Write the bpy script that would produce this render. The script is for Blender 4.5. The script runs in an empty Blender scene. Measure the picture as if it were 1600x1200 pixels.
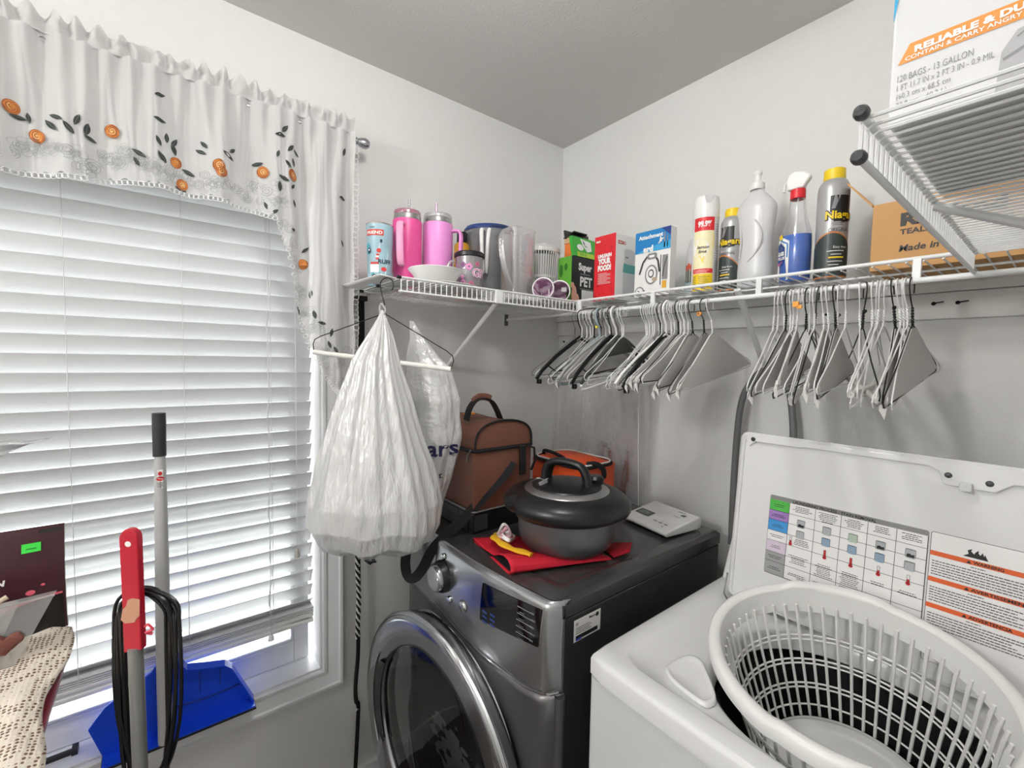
import bpy, bmesh, math, random
from math import sin, cos, pi, radians, sqrt, atan2, exp
from mathutils import Vector, Matrix, noise
random.seed(7)
sc = bpy.context.scene
COL = sc.collection
# ---------------------------------------------------------------- camera
cam_d = bpy.data.cameras.new('camera'); cam = bpy.data.objects.new('camera', cam_d); COL.objects.link(cam)
cam_d.sensor_fit = 'HORIZONTAL'; cam_d.sensor_width = 36.0; cam_d.lens = 690.0/1600.0*36.0
cam_d.clip_start = 0.02; cam_d.clip_end = 100
cam.matrix_world = Matrix(((0.61939, -0.05444, 0.78320, 1.4512), (0.78486, 0.01920, -0.61937, -1.4144), (0.01868, 0.99833, 0.05462, 1.5), (0, 0, 0, 1)))
sc.camera = cam
# ---------------------------------------------------------------- world, light, exposure
W = bpy.data.worlds.new('world'); sc.world = W; W.use_nodes = True
bg = W.node_tree.nodes['Background']; bg.inputs[0].default_value = (1.0, 1.0, 1.0, 1); bg.inputs[1].default_value = 8.0
_n = W.node_tree.nodes; _l = W.node_tree.links
_tc = _n.new('ShaderNodeTexCoord'); _sp = _n.new('ShaderNodeSeparateXYZ'); _cr = _n.new('ShaderNodeValToRGB'); _ma = _n.new('ShaderNodeMath'); _ma.operation = 'MULTIPLY_ADD'; _ma.inputs[1].default_value = 0.5; _ma.inputs[2].default_value = 0.5
_cr.color_ramp.elements[0].position = 0.47; _cr.color_ramp.elements[0].color = (0.30, 0.30, 0.29, 1); _cr.color_ramp.elements[1].position = 0.53; _cr.color_ramp.elements[1].color = (1, 1, 1, 1)
_l.new(_tc.outputs['Generated'], _sp.inputs[0]); _l.new(_sp.outputs['Z'], _ma.inputs[0]); _l.new(_ma.outputs[0], _cr.inputs[0]); _l.new(_cr.outputs[0], bg.inputs[0])
sc.view_settings.view_transform = 'Standard'; sc.view_settings.look = 'None'
sc.view_settings.exposure = 0.27; sc.view_settings.gamma = 1.0; sc.view_settings.use_curve_mapping = False
sc.cycles.max_bounces = 10; sc.cycles.transparent_max_bounces = 24; sc.cycles.caustics_reflective = False
sc.cycles.caustics_refractive = False; sc.cycles.sample_clamp_indirect = 6.0
try:
    sc.cycles.use_denoising = True
except Exception: pass
def area(name, loc, rot, size, power, color=(1, 1, 1), shape='DISK', size_y=None, portal=False):
    d = bpy.data.lights.new(name, 'AREA'); d.shape = shape; d.size = size
    if size_y: d.size_y = size_y
    d.energy = power; d.color = color
    if portal: d.cycles.is_portal = True
    o = bpy.data.objects.new(name, d); COL.objects.link(o); o.location = loc; o.rotation_euler = rot
    return o
pl_ = bpy.data.lights.new('ceiling_or_fill_lamp', 'POINT'); pl_.energy = 9.5; pl_.color = (1.0, 0.985, 0.965); pl_.shadow_soft_size = 0.07
po_ = bpy.data.objects.new('ceiling_or_fill_lamp', pl_); COL.objects.link(po_); po_.location = (0.92, -1.08, 2.27)
q_ = bpy.data.lights.new('ceiling_or_fill_lamp', 'POINT'); q_.energy = 40.0; q_.color = (1.0, 0.985, 0.965); q_.shadow_soft_size = 0.10  # fill lamp added behind the camera to brighten the area under the shelves
qo_ = bpy.data.objects.new('ceiling_or_fill_lamp', q_); COL.objects.link(qo_); qo_.location = (0.95, -2.95, 2.20)
area('window_portal', (-0.15, -1.57, 1.28), (0, -pi/2, 0), 1.62, 1.0, (1, 1, 1), 'RECTANGLE', 1.12, portal=True)

# ---------------------------------------------------------------- helpers
def S(h, a=1.0):
    h = h.lstrip('#'); v = [int(h[i:i+2], 16)/255 for i in (0, 2, 4)]
    return tuple([(c/12.92 if c <= 0.04045 else ((c+0.055)/1.055)**2.4) for c in v]) + (a,)
MATS = {}
def mat(name, col='#ffffff', rough=0.5, metal=0.0, bump=0.0, bscale=60.0, var=0.0, coat=0.0, spec=None, trans=0.0, ior=None, alpha=1.0, emit=None, wave=None, aniso=0.0):
    if name in MATS: return MATS[name]
    m = bpy.data.materials.new(name); m.use_nodes = True; MATS[name] = m
    nt = m.node_tree; b = nt.nodes['Principled BSDF']
    c = S(col) if isinstance(col, str) else col
    b.inputs['Base Color'].default_value = c
    b.inputs['Roughness'].default_value = rough; b.inputs['Metallic'].default_value = metal
    if coat: b.inputs['Coat Weight'].default_value = coat; b.inputs['Coat Roughness'].default_value = 0.08
    if spec is not None: b.inputs['Specular IOR Level'].default_value = spec
    if trans: b.inputs['Transmission Weight'].default_value = trans
    if ior: b.inputs['IOR'].default_value = ior
    if aniso: b.inputs['Anisotropic'].default_value = aniso
    b.inputs['Alpha'].default_value = alpha
    if emit: b.inputs['Emission Color'].default_value = S(emit[0]); b.inputs['Emission Strength'].default_value = emit[1]
    tc = nt.nodes.new('ShaderNodeTexCoord')
    if var or bump:
        n = nt.nodes.new('ShaderNodeTexNoise'); n.inputs['Scale'].default_value = bscale; n.inputs['Detail'].default_value = 4
        nt.links.new(tc.outputs['Object'], n.inputs['Vector'])
    if var:
        n2 = nt.nodes.new('ShaderNodeTexNoise'); n2.inputs['Scale'].default_value = bscale*0.15; nt.links.new(tc.outputs['Object'], n2.inputs['Vector'])
        mx = nt.nodes.new('ShaderNodeMix'); mx.data_type = 'RGBA'; mx.blend_type = 'MULTIPLY'
        mx.inputs[6].default_value = c; mx.inputs[0].default_value = 1.0
        cr = nt.nodes.new('ShaderNodeValToRGB'); cr.color_ramp.elements[0].position = 0.3; cr.color_ramp.elements[1].position = 0.7
        cr.color_ramp.elements[0].color = (1-var, 1-var, 1-var, 1)
        nt.links.new(n2.outputs['Fac'], cr.inputs[0]); nt.links.new(cr.outputs[0], mx.inputs[7]); nt.links.new(mx.outputs[2], b.inputs['Base Color'])
    if bump:
        bp = nt.nodes.new('ShaderNodeBump'); bp.inputs['Strength'].default_value = min(1, bump); bp.inputs['Distance'].default_value = 0.002*max(1, bump)
        nt.links.new(n.outputs['Fac'], bp.inputs['Height']); nt.links.new(bp.outputs[0], b.inputs['Normal'])
    if wave:
        w = nt.nodes.new('ShaderNodeTexWave'); w.inputs['Scale'].default_value = wave[0]; w.bands_direction = wave[1]
        nt.links.new(tc.outputs['Object'], w.inputs['Vector'])
        bp = nt.nodes.new('ShaderNodeBump'); bp.inputs['Strength'].default_value = wave[2]; bp.inputs['Distance'].default_value = 0.002
        nt.links.new(w.outputs['Fac'], bp.inputs['Height']); nt.links.new(bp.outputs[0], b.inputs['Normal'])
    return m
def film(name, col, transp=0.4, transl=0.3, gloss=0.15, rough=0.15, bump=0.5, bscale=40, detail=5, st=(1, 1, 1)):
    """thin plastic film: diffuse + translucent + see-through + sheen, crinkled"""
    if name in MATS: return MATS[name]
    m = bpy.data.materials.new(name); m.use_nodes = True; MATS[name] = m
    nt = m.node_tree; nt.nodes.clear(); N = nt.nodes.new; L = nt.links.new
    out = N('ShaderNodeOutputMaterial'); tc = N('ShaderNodeTexCoord'); n = N('ShaderNodeTexNoise'); n.inputs['Scale'].default_value = bscale; n.inputs['Detail'].default_value = detail
    n.inputs['Roughness'].default_value = 0.6
    mpg = N('ShaderNodeMapping'); mpg.inputs['Scale'].default_value = st; L(tc.outputs['Object'], mpg.inputs[0]); L(mpg.outputs[0], n.inputs['Vector']); bp = N('ShaderNodeBump'); bp.inputs['Strength'].default_value = bump; bp.inputs['Distance'].default_value = 0.006; L(n.outputs['Fac'], bp.inputs['Height'])
    d = N('ShaderNodeBsdfDiffuse'); t = N('ShaderNodeBsdfTranslucent'); tr = N('ShaderNodeBsdfTransparent'); g = N('ShaderNodeBsdfGlossy')
    d.inputs[0].default_value = S(col); t.inputs[0].default_value = S(col); g.inputs['Roughness'].default_value = rough; g.inputs[0].default_value = (1, 1, 1, 1)
    for x in (d, t, g): L(bp.outputs[0], x.inputs['Normal'])
    m1 = N('ShaderNodeMixShader'); m1.inputs[0].default_value = transl; L(d.outputs[0], m1.inputs[1]); L(t.outputs[0], m1.inputs[2])
    m2 = N('ShaderNodeMixShader'); m2.inputs[0].default_value = transp; L(m1.outputs[0], m2.inputs[1]); L(tr.outputs[0], m2.inputs[2])
    fr = N('ShaderNodeFresnel'); fr.inputs[0].default_value = 1.45; L(bp.outputs[0], fr.inputs['Normal'])
    ma = N('ShaderNodeMath'); ma.operation = 'MULTIPLY_ADD'; ma.inputs[1].default_value = 1.0; ma.inputs[2].default_value = gloss; ma.use_clamp = True; L(fr.outputs[0], ma.inputs[0])
    mm = N('ShaderNodeMath'); mm.operation = 'MINIMUM'; mm.inputs[1].default_value = 0.6; L(ma.outputs[0], mm.inputs[0])
    m3 = N('ShaderNodeMixShader'); L(mm.outputs[0], m3.inputs[0]); L(m2.outputs[0], m3.inputs[1]); L(g.outputs[0], m3.inputs[2])
    L(m3.outputs[0], out.inputs[0])
    return m
class MB:
    def __init__(s): s.v = []; s.f = []; s.m = []; s.mats = []; s.cur = 0
    def use(s, m):
        if m not in s.mats: s.mats.append(m)
        s.cur = s.mats.index(m); return s
    def add(s, vs, fs):
        b = len(s.v); s.v += [tuple(p) for p in vs]
        for f in fs: s.f.append(tuple(b+i for i in f)); s.m.append(s.cur)
        return s
    def box(s, x0, y0, z0, x1, y1, z1, M=None):
        vs = [Vector(p) for p in ((x0,y0,z0),(x1,y0,z0),(x1,y1,z0),(x0,y1,z0),(x0,y0,z1),(x1,y0,z1),(x1,y1,z1),(x0,y1,z1))]
        if M is not None: vs = [M @ p for p in vs]
        return s.add(vs, [(0,3,2,1),(4,5,6,7),(0,1,5,4),(1,2,6,5),(2,3,7,6),(3,0,4,7)])
    def tube(s, pts, r, n=8, caps=True, closed=False, flat=None):
        """r: number or list; flat=(a,b) elliptical scale with fixed frame"""
        P = [Vector(p) for p in pts]; k = len(P); R = r if isinstance(r, (list, tuple)) else [r]*k
        base = len(s.v); up = None; T = []
        for i in range(k):
            if closed: t = P[(i+1) % k]-P[i-1]
            else: t = P[min(i+1, k-1)]-P[max(i-1, 0)]
            t = t.normalized() if t.length > 1e-9 else Vector((0, 0, 1)); T.append(t)
        a = Vector((0, 0, 1)) if abs(T[0].z) < 0.9 else Vector((1, 0, 0))
        u = (a - T[0]*a.dot(T[0])).normalized()
        for i in range(k):
            u = (u - T[i]*u.dot(T[i]));  u = u.normalized() if u.length > 1e-6 else T[i].orthogonal().normalized()
            w = T[i].cross(u); fa, fb = flat if flat else (1, 1)
            for j in range(n):
                th = 2*pi*j/n; s.v.append(tuple(P[i] + u*(cos(th)*R[i]*fa) + w*(sin(th)*R[i]*fb)))
        rows = k if closed else k-1
        for i in range(rows):
            for j in range(n):
                a0 = base+i*n+j; a1 = base+i*n+(j+1) % n; b0 = base+((i+1) % k)*n+j; b1 = base+((i+1) % k)*n+(j+1) % n
                s.f.append((a0, a1, b1, b0)); s.m.append(s.cur)
        if caps and not closed:
            s.f.append(tuple(base+j for j in range(n))[::-1]); s.m.append(s.cur)
            s.f.append(tuple(base+(k-1)*n+j for j in range(n))); s.m.append(s.cur)
        return s
    def lathe(s, prof, n=32, c=(0, 0, 0), M=None, sx=1, sy=1, a0=0, a1=2*pi, cap=False):
        """prof: list of (r,z)"""
        full = abs(a1-a0-2*pi) < 1e-6; cols = n if full else n+1; base = len(s.v)
        for r, z in prof:
            for j in range(cols):
                th = a0+(a1-a0)*j/n; p = Vector((r*cos(th)*sx, r*sin(th)*sy, z))
                if M is not None: p = M @ p
                s.v.append((p.x+c[0], p.y+c[1], p.z+c[2]))
        for i in range(len(prof)-1):
            for j in range(n):
                j2 = (j+1) % cols
                s.f.append((base+i*cols+j, base+i*cols+j2, base+(i+1)*cols+j2, base+(i+1)*cols+j)); s.m.append(s.cur)
        if cap:
            if prof[0][0] > 1e-5: s.f.append(tuple(base+j for j in range(cols))[::-1]); s.m.append(s.cur)
            if prof[-1][0] > 1e-5: s.f.append(tuple(base+(len(prof)-1)*cols+j for j in range(cols))); s.m.append(s.cur)
        return s
    def grid(s, fn, nu, nv, cu=False):
        base = len(s.v); cols = nu if cu else nu+1
        for i in range(nv+1):
            for j in range(cols): s.v.append(tuple(fn(j/nu, i/nv)))
        for i in range(nv):
            for j in range(nu):
                j2 = (j+1) % cols
                s.f.append((base+i*cols+j, base+i*cols+j2, base+(i+1)*cols+j2, base+(i+1)*cols+j)); s.m.append(s.cur)
        return s
    def prism(s, poly, h0, h1, f=None):
        """poly in 2d, f(u,v,h)->xyz"""
        if f is None: f = lambda u, v, h: (u, v, h)
        n = len(poly); vs = [f(u, v, h0) for u, v in poly]+[f(u, v, h1) for u, v in poly]
        return s.add(vs, [tuple(range(n))[::-1], tuple(range(n, 2*n))]+[(i, (i+1) % n, n+(i+1) % n, n+i) for i in range(n)])
    def poly(s, pts, f, h=0):
        return s.add([f(u, v, h) for u, v in pts], [tuple(range(len(pts)))])
    def rect(s, u0, v0, u1, v1, f, h=0, n=1):
        b = len(s.v)
        for i in range(n+1):
            u = u0+(u1-u0)*i/n; s.v.append(tuple(f(u, v0, h))); s.v.append(tuple(f(u, v1, h)))
        for i in range(n): s.f.append((b+2*i, b+2*i+2, b+2*i+3, b+2*i+1)); s.m.append(s.cur)
        return s
    def disc(s, u, v, ru, rv, f, h=0, n=20):
        return s.poly([(u+ru*cos(2*pi*i/n), v+rv*sin(2*pi*i/n)) for i in range(n)], f, h)
    def line(s, pts, w, f, h=0):
        for (a, b), (c, d) in zip(pts, pts[1:]):
            L = sqrt((c-a)**2+(d-b)**2) or 1e-9; nx, ny = -(d-b)/L*w/2, (c-a)/L*w/2
            s.add([f(a+nx, b+ny, h), f(a-nx, b-ny, h), f(c-nx, d-ny, h), f(c+nx, d+ny, h)], [(0, 1, 2, 3)])
        return s
    def text(s, body, u, v, size, f, h=0, align='LEFT', w=None, shear=0.0, bold=0.0):
        vs, fs = glyphs(body, bold)
        if not vs: return s
        x0 = min(p[0] for p in vs); x1 = max(p[0] for p in vs); k = size/0.72; kx = k
        if w: kx = w/(x1-x0)
        off = {'LEFT': 0, 'CENTER': -(x1-x0)/2*kx, 'RIGHT': -(x1-x0)*kx}[align]
        return s.add([f(u+off+(p[0]-x0)*kx+shear*p[1]*k, v+p[1]*k, h) for p in vs], fs)
    def obj(s, name, parent=None, smooth=True, bevel=0, seg=2, sub=0, solid=0, angle=40, m=None):
        me = bpy.data.meshes.new(name)
        me.from_pydata([tuple(p) for p in s.v], [], s.f)
        for mt in (s.mats or [m]): me.materials.append(mt)
        me.polygons.foreach_set('material_index', s.m)
        me.update()
        if smooth:
            me.polygons.foreach_set('use_smooth', [True]*len(me.polygons))
            try: me.set_sharp_from_angle(angle=radians(angle))
            except Exception: pass
        o = bpy.data.objects.new(name, me); COL.objects.link(o)
        if parent is not None: o.parent = parent
        if solid: md = o.modifiers.new('s', 'SOLIDIFY'); md.thickness = solid; md.offset = 0
        if bevel:
            md = o.modifiers.new('b', 'BEVEL'); md.width = bevel; md.segments = seg; md.limit_method = 'ANGLE'; md.angle_limit = radians(35); md.harden_normals = False
        if sub: md = o.modifiers.new('u', 'SUBSURF'); md.levels = sub; md.render_levels = sub
        return o
_gc = {}
def glyphs(body, bold=0.0):
    key = (body, bold)
    if key in _gc: return _gc[key]
    cu = bpy.data.curves.new('t', 'FONT'); cu.body = body; cu.size = 1.0; cu.resolution_u = 2; cu.offset = bold
    o = bpy.data.objects.new('t', cu); COL.objects.link(o)
    dg = bpy.context.evaluated_depsgraph_get(); me = bpy.data.meshes.new_from_object(o.evaluated_get(dg))
    vs = [(p.co.x, p.co.y) for p in me.vertices]; fs = [tuple(p.vertices) for p in me.polygons]
    bpy.data.objects.remove(o); bpy.data.curves.remove(cu); bpy.data.meshes.remove(me)
    _gc[key] = (vs, fs); return _gc[key]
def tag(o, label, cat, group=None, kind=None):
    o['label'] = label; o['category'] = cat
    if group: o['group'] = group
    if kind: o['kind'] = kind
    return o
def thing(name, label, cat, loc=(0, 0, 0), rz=0.0, group=None, rot=None):
    o = bpy.data.objects.new(name, None); COL.objects.link(o); o.empty_display_size = 0.05
    o.location = loc; o.rotation_euler = rot if rot else (0, 0, rz)
    return tag(o, label, cat, group)
def struct(o): o['kind'] = 'structure'; return o
def copy_tree(o, parent=None):
    c = o.copy(); COL.objects.link(c); c.parent = parent
    for ch in list(o.children): copy_tree(ch, c)
    return c
def plane(o, u, v):
    """decal frame: origin, u axis, v axis; h along u x v"""
    o, u, v = Vector(o), Vector(u).normalized(), Vector(v).normalized(); n = u.cross(v)
    return lambda a, b, h=0: o+u*a+v*b+n*h
def cyl(c, r, a0=0.0, z0=0.0, taper=None):
    """wrap u (arc length, increasing to the viewer's right when seen from outside) and v up around a vertical axis; a0 = facing angle at u=0"""
    def f(u, v, h=0):
        rr = taper(v) if taper else r
        th = a0+u/r; return Vector((c[0]+(rr+h)*cos(th), c[1]+(rr+h)*sin(th), z0+v))
    return f
def se(a, b, n, k=48, cx=0, cy=0):
    out = []
    for i in range(k):
        t = 2*pi*i/k; c, s_ = cos(t), sin(t)
        out.append((cx+a*math.copysign(abs(c)**(2/n), c), cy+b*math.copysign(abs(s_)**(2/n), s_)))
    return out
def rrect(x0, y0, x1, y1, r, k=5):
    out = []
    for cx, cy, a in ((x1-r, y1-r, 0), (x0+r, y1-r, pi/2), (x0+r, y0+r, pi), (x1-r, y0+r, 3*pi/2)):
        for i in range(k+1):
            t = a+pi/2*i/k; out.append((cx+r*cos(t), cy+r*sin(t)))
    return out
def spline(pts, n=8):
    P = [Vector(p) for p in pts]; out = []
    for i in range(len(P)-1):
        p0 = P[max(i-1, 0)]; p1 = P[i]; p2 = P[i+1]; p3 = P[min(i+2, len(P)-1)]
        for j in range(n):
            t = j/n; out.append(0.5*((2*p1)+(p2-p0)*t+(2*p0-5*p1+4*p2-p3)*t*t+(3*p1-p0-3*p2+p3)*t**3))
    out.append(P[-1]); return out
def N3(x, y, z): return noise.noise(Vector((x, y, z)))

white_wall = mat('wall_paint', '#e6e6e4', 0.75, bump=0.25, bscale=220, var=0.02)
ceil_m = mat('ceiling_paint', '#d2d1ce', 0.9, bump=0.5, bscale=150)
trim_m = mat('trim_paint', '#e9eaec', 0.35, bump=0.08, bscale=50)
vinyl = mat('window_vinyl', '#eef0f2', 0.3)
white_wire = mat('white_vinyl_wire', '#eceded', 0.32)
white_pl = mat('white_plastic', '#eeeeec', 0.3)
black_pl = mat('black_plastic', '#17171a', 0.35)
black_soft = mat('black_fabric', '#121214', 0.85, bump=0.4, bscale=400)
chrome = mat('chrome', '#d6d7da', 0.14, 1.0)
ink = mat('black_ink', '#1b1b1d', 0.5)
paper = mat('paper_white', '#f2f1ee', 0.6)
# ---------------------------------------------------------------- room shell
RX, RY, RZ = 1.76, -3.60, 2.44
WY0, WY1, WZ0, WZ1 = -2.12, -1.03, 0.49, 2.035      # window opening
def wallbox(name, *bx, m=white_wall):
    b = MB().use(m)
    for q in bx: b.box(*q)
    return struct(b.obj(name, smooth=False))
floor_m = mat('floor_vinyl', '#5c5650', 0.45, var=0.15, bscale=30)
wallbox('floor', (-0.1, RY-0.1, -0.1, RX+0.1, 0.1, 0), m=floor_m)
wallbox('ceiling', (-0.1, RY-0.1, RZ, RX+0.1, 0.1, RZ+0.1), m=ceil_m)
wallbox('wall_back', (-0.12, 0, 0, RX+0.12, 0.12, RZ))
wallbox('wall_right', (RX, RY-0.12, 0, RX+0.12, 0, RZ))
wallbox('wall_front', (-0.12, RY-0.12, 0, RX, RY, RZ))
wallbox('wall_left', (-0.12, RY, 0, 0, WY0, RZ), (-0.12, WY1, 0, 0, 0, RZ), (-0.12, WY0, 0, 0, WY1, WZ0), (-0.12, WY0, WZ1, 0, WY1, RZ))
wallbox('baseboard_back', (0, -0.014, 0, RX, 0, 0.09), m=trim_m)
wallbox('baseboard_left', (0, RY, 0, 0.014, -0.014, 0.09), m=trim_m)
# window casing, picture-frame profile, mitred: four sides in one structural trim
def casing():
    b = MB().use(trim_m)
    prof = [(0.0, 0.0), (0.0, 0.010), (0.004, 0.014), (0.012, 0.014), (0.016, 0.010), (0.022, 0.012), (0.040, 0.017), (0.048, 0.019), (0.052, 0.024), (0.060, 0.024), (0.062, 0.0)]
    cs = [(WY1, WZ0, 1, -1), (WY1, WZ1, 1, 1), (WY0, WZ1, -1, 1), (WY0, WZ0, -1, -1)]
    n = len(prof)
    vs = [(0.0005+d, y+sy*o, z+sz*o) for (y, z, sy, sz) in cs for (o, d) in prof]
    fs = [(k*n+i, k*n+i+1, ((k+1) % 4)*n+i+1, ((k+1) % 4)*n+i) for k in range(4) for i in range(n-1)]
    b.add(vs, fs)
    return struct(b.obj('trim_1', smooth=True, angle=25))
casing()
# window: jamb liner, sash frames, glass
win = bpy.data.objects.new('window_1', None); COL.objects.link(win); struct(win)
b = MB().use(vinyl)
b.box(-0.118, WY0, WZ0-0.0, 0.0, WY0+0.006, WZ1); b.box(-0.118, WY1-0.006, WZ0, 0.0, WY1, WZ1)
b.box(-0.118, WY0, WZ0, 0.0, WY1, WZ0+0.006); b.box(-0.118, WY0, WZ1-0.006, 0.0, WY1, WZ1)
struct(b.obj('window_jamb', win, smooth=False, bevel=0.002))
def sash(name, x, z0, z1):
    b = MB().use(vinyl); y0, y1 = WY0+0.02, WY1-0.02; w = 0.045
    b.box(x-0.03, y0, z0, x, y0+w, z1); b.box(x-0.03, y1-w, z0, x, y1, z1)
    b.box(x-0.03, y0+w, z0, x, y1-w, z0+0.07); b.box(x-0.03, y0+w, z1-0.04, x, y1-w, z1)
    b.box(x-0.036, y0+w, z0+0.07, x-0.002, y0+w+0.008, z1-0.04); b.box(x-0.036, y1-w-0.008, z0+0.07, x-0.002, y1-w, z1-0.04)
    b.box(x-0.036, y0+w, z0+0.07, x-0.002, y1-w, z0+0.078)
    return b.obj(name, win, smooth=False, bevel=0.003)
sash('window_sash', -0.078, WZ0+0.008, WZ1-0.008)
gl = bpy.data.materials.new('window_glass'); gl.use_nodes = True; nt = gl.node_tree; nt.nodes.clear()
o_ = nt.nodes.new('ShaderNodeOutputMaterial'); tr = nt.nodes.new('ShaderNodeBsdfTransparent'); tr.inputs[0].default_value = (0.94, 0.97, 0.96, 1)
gs = nt.nodes.new('ShaderNodeBsdfGlossy'); gs.inputs['Roughness'].default_value = 0.02; fr = nt.nodes.new('ShaderNodeFresnel'); mx = nt.nodes.new('ShaderNodeMixShader')
nt.links.new(fr.outputs[0], mx.inputs[0]); nt.links.new(tr.outputs[0], mx.inputs[1]); nt.links.new(gs.outputs[0], mx.inputs[2]); nt.links.new(mx.outputs[0], o_.inputs[0])
b = MB().use(gl); b.box(-0.094, WY0+0.06, 0.56, -0.091, WY1-0.06, WZ1-.04); struct(b.obj('window_pane', win, smooth=False))
# plain ceiling domes out of view; the rear one is added as fill light
for LX, LY, LL in ((0.92, -1.08, 'round frosted dome light fixed flat on the ceiling in front of the dryer'), (0.95, -2.95, 'round frosted dome light added unseen on the ceiling behind the camera as fill')):
  cl = thing('ceiling_or_fill_light', LL, 'ceiling light', (LX, LY, RZ))
  MB().use(white_pl).lathe([(0.0, -0.001), (0.15, -0.001), (0.155, -0.02), (0.15, -0.03), (0.0, -0.03)], 40).obj('base', cl)
  dome = mat('frosted_dome', '#ffffff', 0.4, emit=('#fffaf0', 2.0))
  MB().use(dome).lathe([(0.145, -0.03), (0.14, -0.055), (0.12, -0.078), (0.08, -0.092), (0.0, -0.098)], 40).obj('diffuser', cl)
# ---------------------------------------------------------------- window blind
slat_m = film('blind_slat', '#f3f4f6', transp=0.0, transl=0.16, gloss=0.0, rough=0.4, bump=0.0)
cord_m = mat('blind_cord', '#dfe0e2', 0.7)
bl = thing('window_blind', 'white horizontal slat blind lowered over most of the window', 'blind', (0, 0, 0))
SY0, SY1 = WY0+0.015, -1.048
b = MB().use(slat_m); sp = 0.0455; zs = []
z = 1.950
while z > 0.70: zs.append(z); z -= sp
for k, z in enumerate(zs):
    ti = radians(64); hw = 0.0258; cx = -0.045
    if k >= len(zs)-1: ti = radians(40)
    dx, dz = cos(ti)*hw, sin(ti)*hw; zc = z-dz; s0, s1 = SY0, SY1+random.uniform(-.0015, .0015); t = 0.0013
    sag = random.uniform(-.0006, .0006)
    nx, nz = -sin(ti), cos(ti)
    pr = []
    for a in (-1, -.5, 0, .5, 1):
        cr = 0.0016*(1-a*a); pr.append((cx+dx*a+nx*(cr), zc+dz*a+nz*(cr)))
    top = [(p[0]+nx*t, p[1]+nz*t) for p in pr]; bot = [(p[0]-nx*t, p[1]-nz*t) for p in pr][::-1]; ring = top+bot; n = len(ring)
    vs = [(p[0], s0, p[1]+sag) for p in ring]+[(p[0], s1, p[1]-sag) for p in ring]
    b.add(vs, [tuple(range(n)), tuple(range(n, 2*n))[::-1]]+[(i, n+i, n+(i+1) % n, (i+1) % n) for i in range(n)])
b.obj('slats', bl, angle=30)
MB().use(white_pl).box(-0.072, SY0, 0.662, -0.022, SY1, 0.674).box(-0.070, SY0, 0.642, -0.024, SY1, 0.655).obj('bottom_rail', bl, smooth=False, bevel=0.003)
b = MB().use(slat_m)
for i in range(4): b.box(-0.07, SY0, 0.6755+i*0.0055, -0.022, SY1, 0.6785+i*0.0055)
b.obj('stacked_slats', bl, smooth=False)
MB().use(white_pl).box(-0.076, SY0, 1.957, -0.016, SY1, 2.030).obj('headrail', bl, smooth=False, bevel=0.002)
for y in (-1.163, -1.371, -1.593, -1.81, -2.02):
    b = MB().use(cord_m); b.tube([(-0.0235, y, 0.66), (-0.0235, y, 1.96)], 0.0009, 5); b.tube([(-0.0665, y, 0.66), (-0.0665, y, 1.96)], 0.0009, 5)
    b.obj('ladder_cord', bl)
b = MB().use(cord_m)
pts = [(-0.016+0.002*sin(z*40), -1.172+0.0015*sin(z*23), z) for z in [1.95-0.02*i for i in range(66)]]
b.tube(pts, 0.0011, 6); b.tube([(p[0]+.003, p[1]+0.004*cos(i*0.9), p[2]) for i, p in enumerate(pts)], 0.0010, 6)
b.obj('lift_cord', bl)
MB().use(white_pl).lathe([(0.003, .018), (0.007, .012), (0.009, 0), (0.0, -0.001)], 12, c=(-0.014, -1.172, 0.634)).obj('cord_ring', bl)
MB().use(cord_m).tube([(-0.012, -1.098, 1.95), (-0.010, -1.098, 0.90)], 0.0010, 6).obj('tilt_cord', bl)
MB().use(mat('tassel', '#b9b7b0', 0.5)).lathe([(0.002, 0.024), (0.005, 0.018), (0.0085, 0.002), (0.0075, -0.003), (0.0, -0.004)], 14, c=(-0.010, -1.098, 0.878)).obj('cord_tassel', bl)
# ---------------------------------------------------------------- curtain rod and embroidered valance
ROSES = [(-1.645, 1.992), (-1.612, 1.948), (-1.494, 1.994), (-1.38, 1.962), (-1.369, 1.913), (-1.295, 1.97), (-1.196, 1.986), (-1.123, 1.997), (-1.095, 1.762), (-1.29, 1.957), (-1.73, 1.97), (-1.86, 1.95), (-2.0, 1.98)]
LEAVES = [(-1.582, 1.993), (-1.591, 1.976), (-1.562, 1.975), (-1.549, 1.996), (-1.534, 1.981), (-1.529, 1.964), (-1.408, 2.102), (-1.409, 2.046), (-1.412, 1.998), (-1.397, 2.011), (-1.383, 2.007), (-1.384, 1.992), (-1.406, 1.963), (-1.448, 1.958), (-1.453, 1.938), (-1.356, 1.946), (-1.372, 1.902), (-1.325, 2.015), (-1.331, 1.998), (-1.264, 2.021), (-1.274, 2.003), (-1.208, 2.006), (-1.162, 2.039), (-1.13, 2.064), (-1.113, 2.061), (-1.121, 2.032), (-1.136, 2.021), (-1.147, 1.98), (-1.158, 1.955), (-1.123, 1.966), (-1.119, 1.922), (-1.172, 1.884), (-1.19, 1.899), (-1.156, 2.09), (-1.144, 2.111), (-1.119, 1.846), (-1.078, 1.677), (-1.109, 1.629), (-1.07, 1.619), (-1.051, 1.596), (-1.024, 1.57), (-1.089, 1.802), (-1.637, 1.976), (-1.623, 1.981), (-0.986, 2.098), (-0.988, 1.968), (-0.988, 1.837), (-1.03, 1.535), (-1.012, 1.52), (-1.7, 1.99), (-1.76, 1.96), (-1.9, 1.98), (-2.04, 1.97)]
rod = thing('curtain_rod', 'brushed metal curtain rod with a ball finial above the window', 'curtain rod', (0, 0, 0))
MB().use(chrome).tube([(0.078, -2.2, 2.150), (0.078, -0.965, 2.150)], 0.008, 16).obj('pole', rod)
fM = Matrix.Rotation(-pi/2, 4, 'X')
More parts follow.
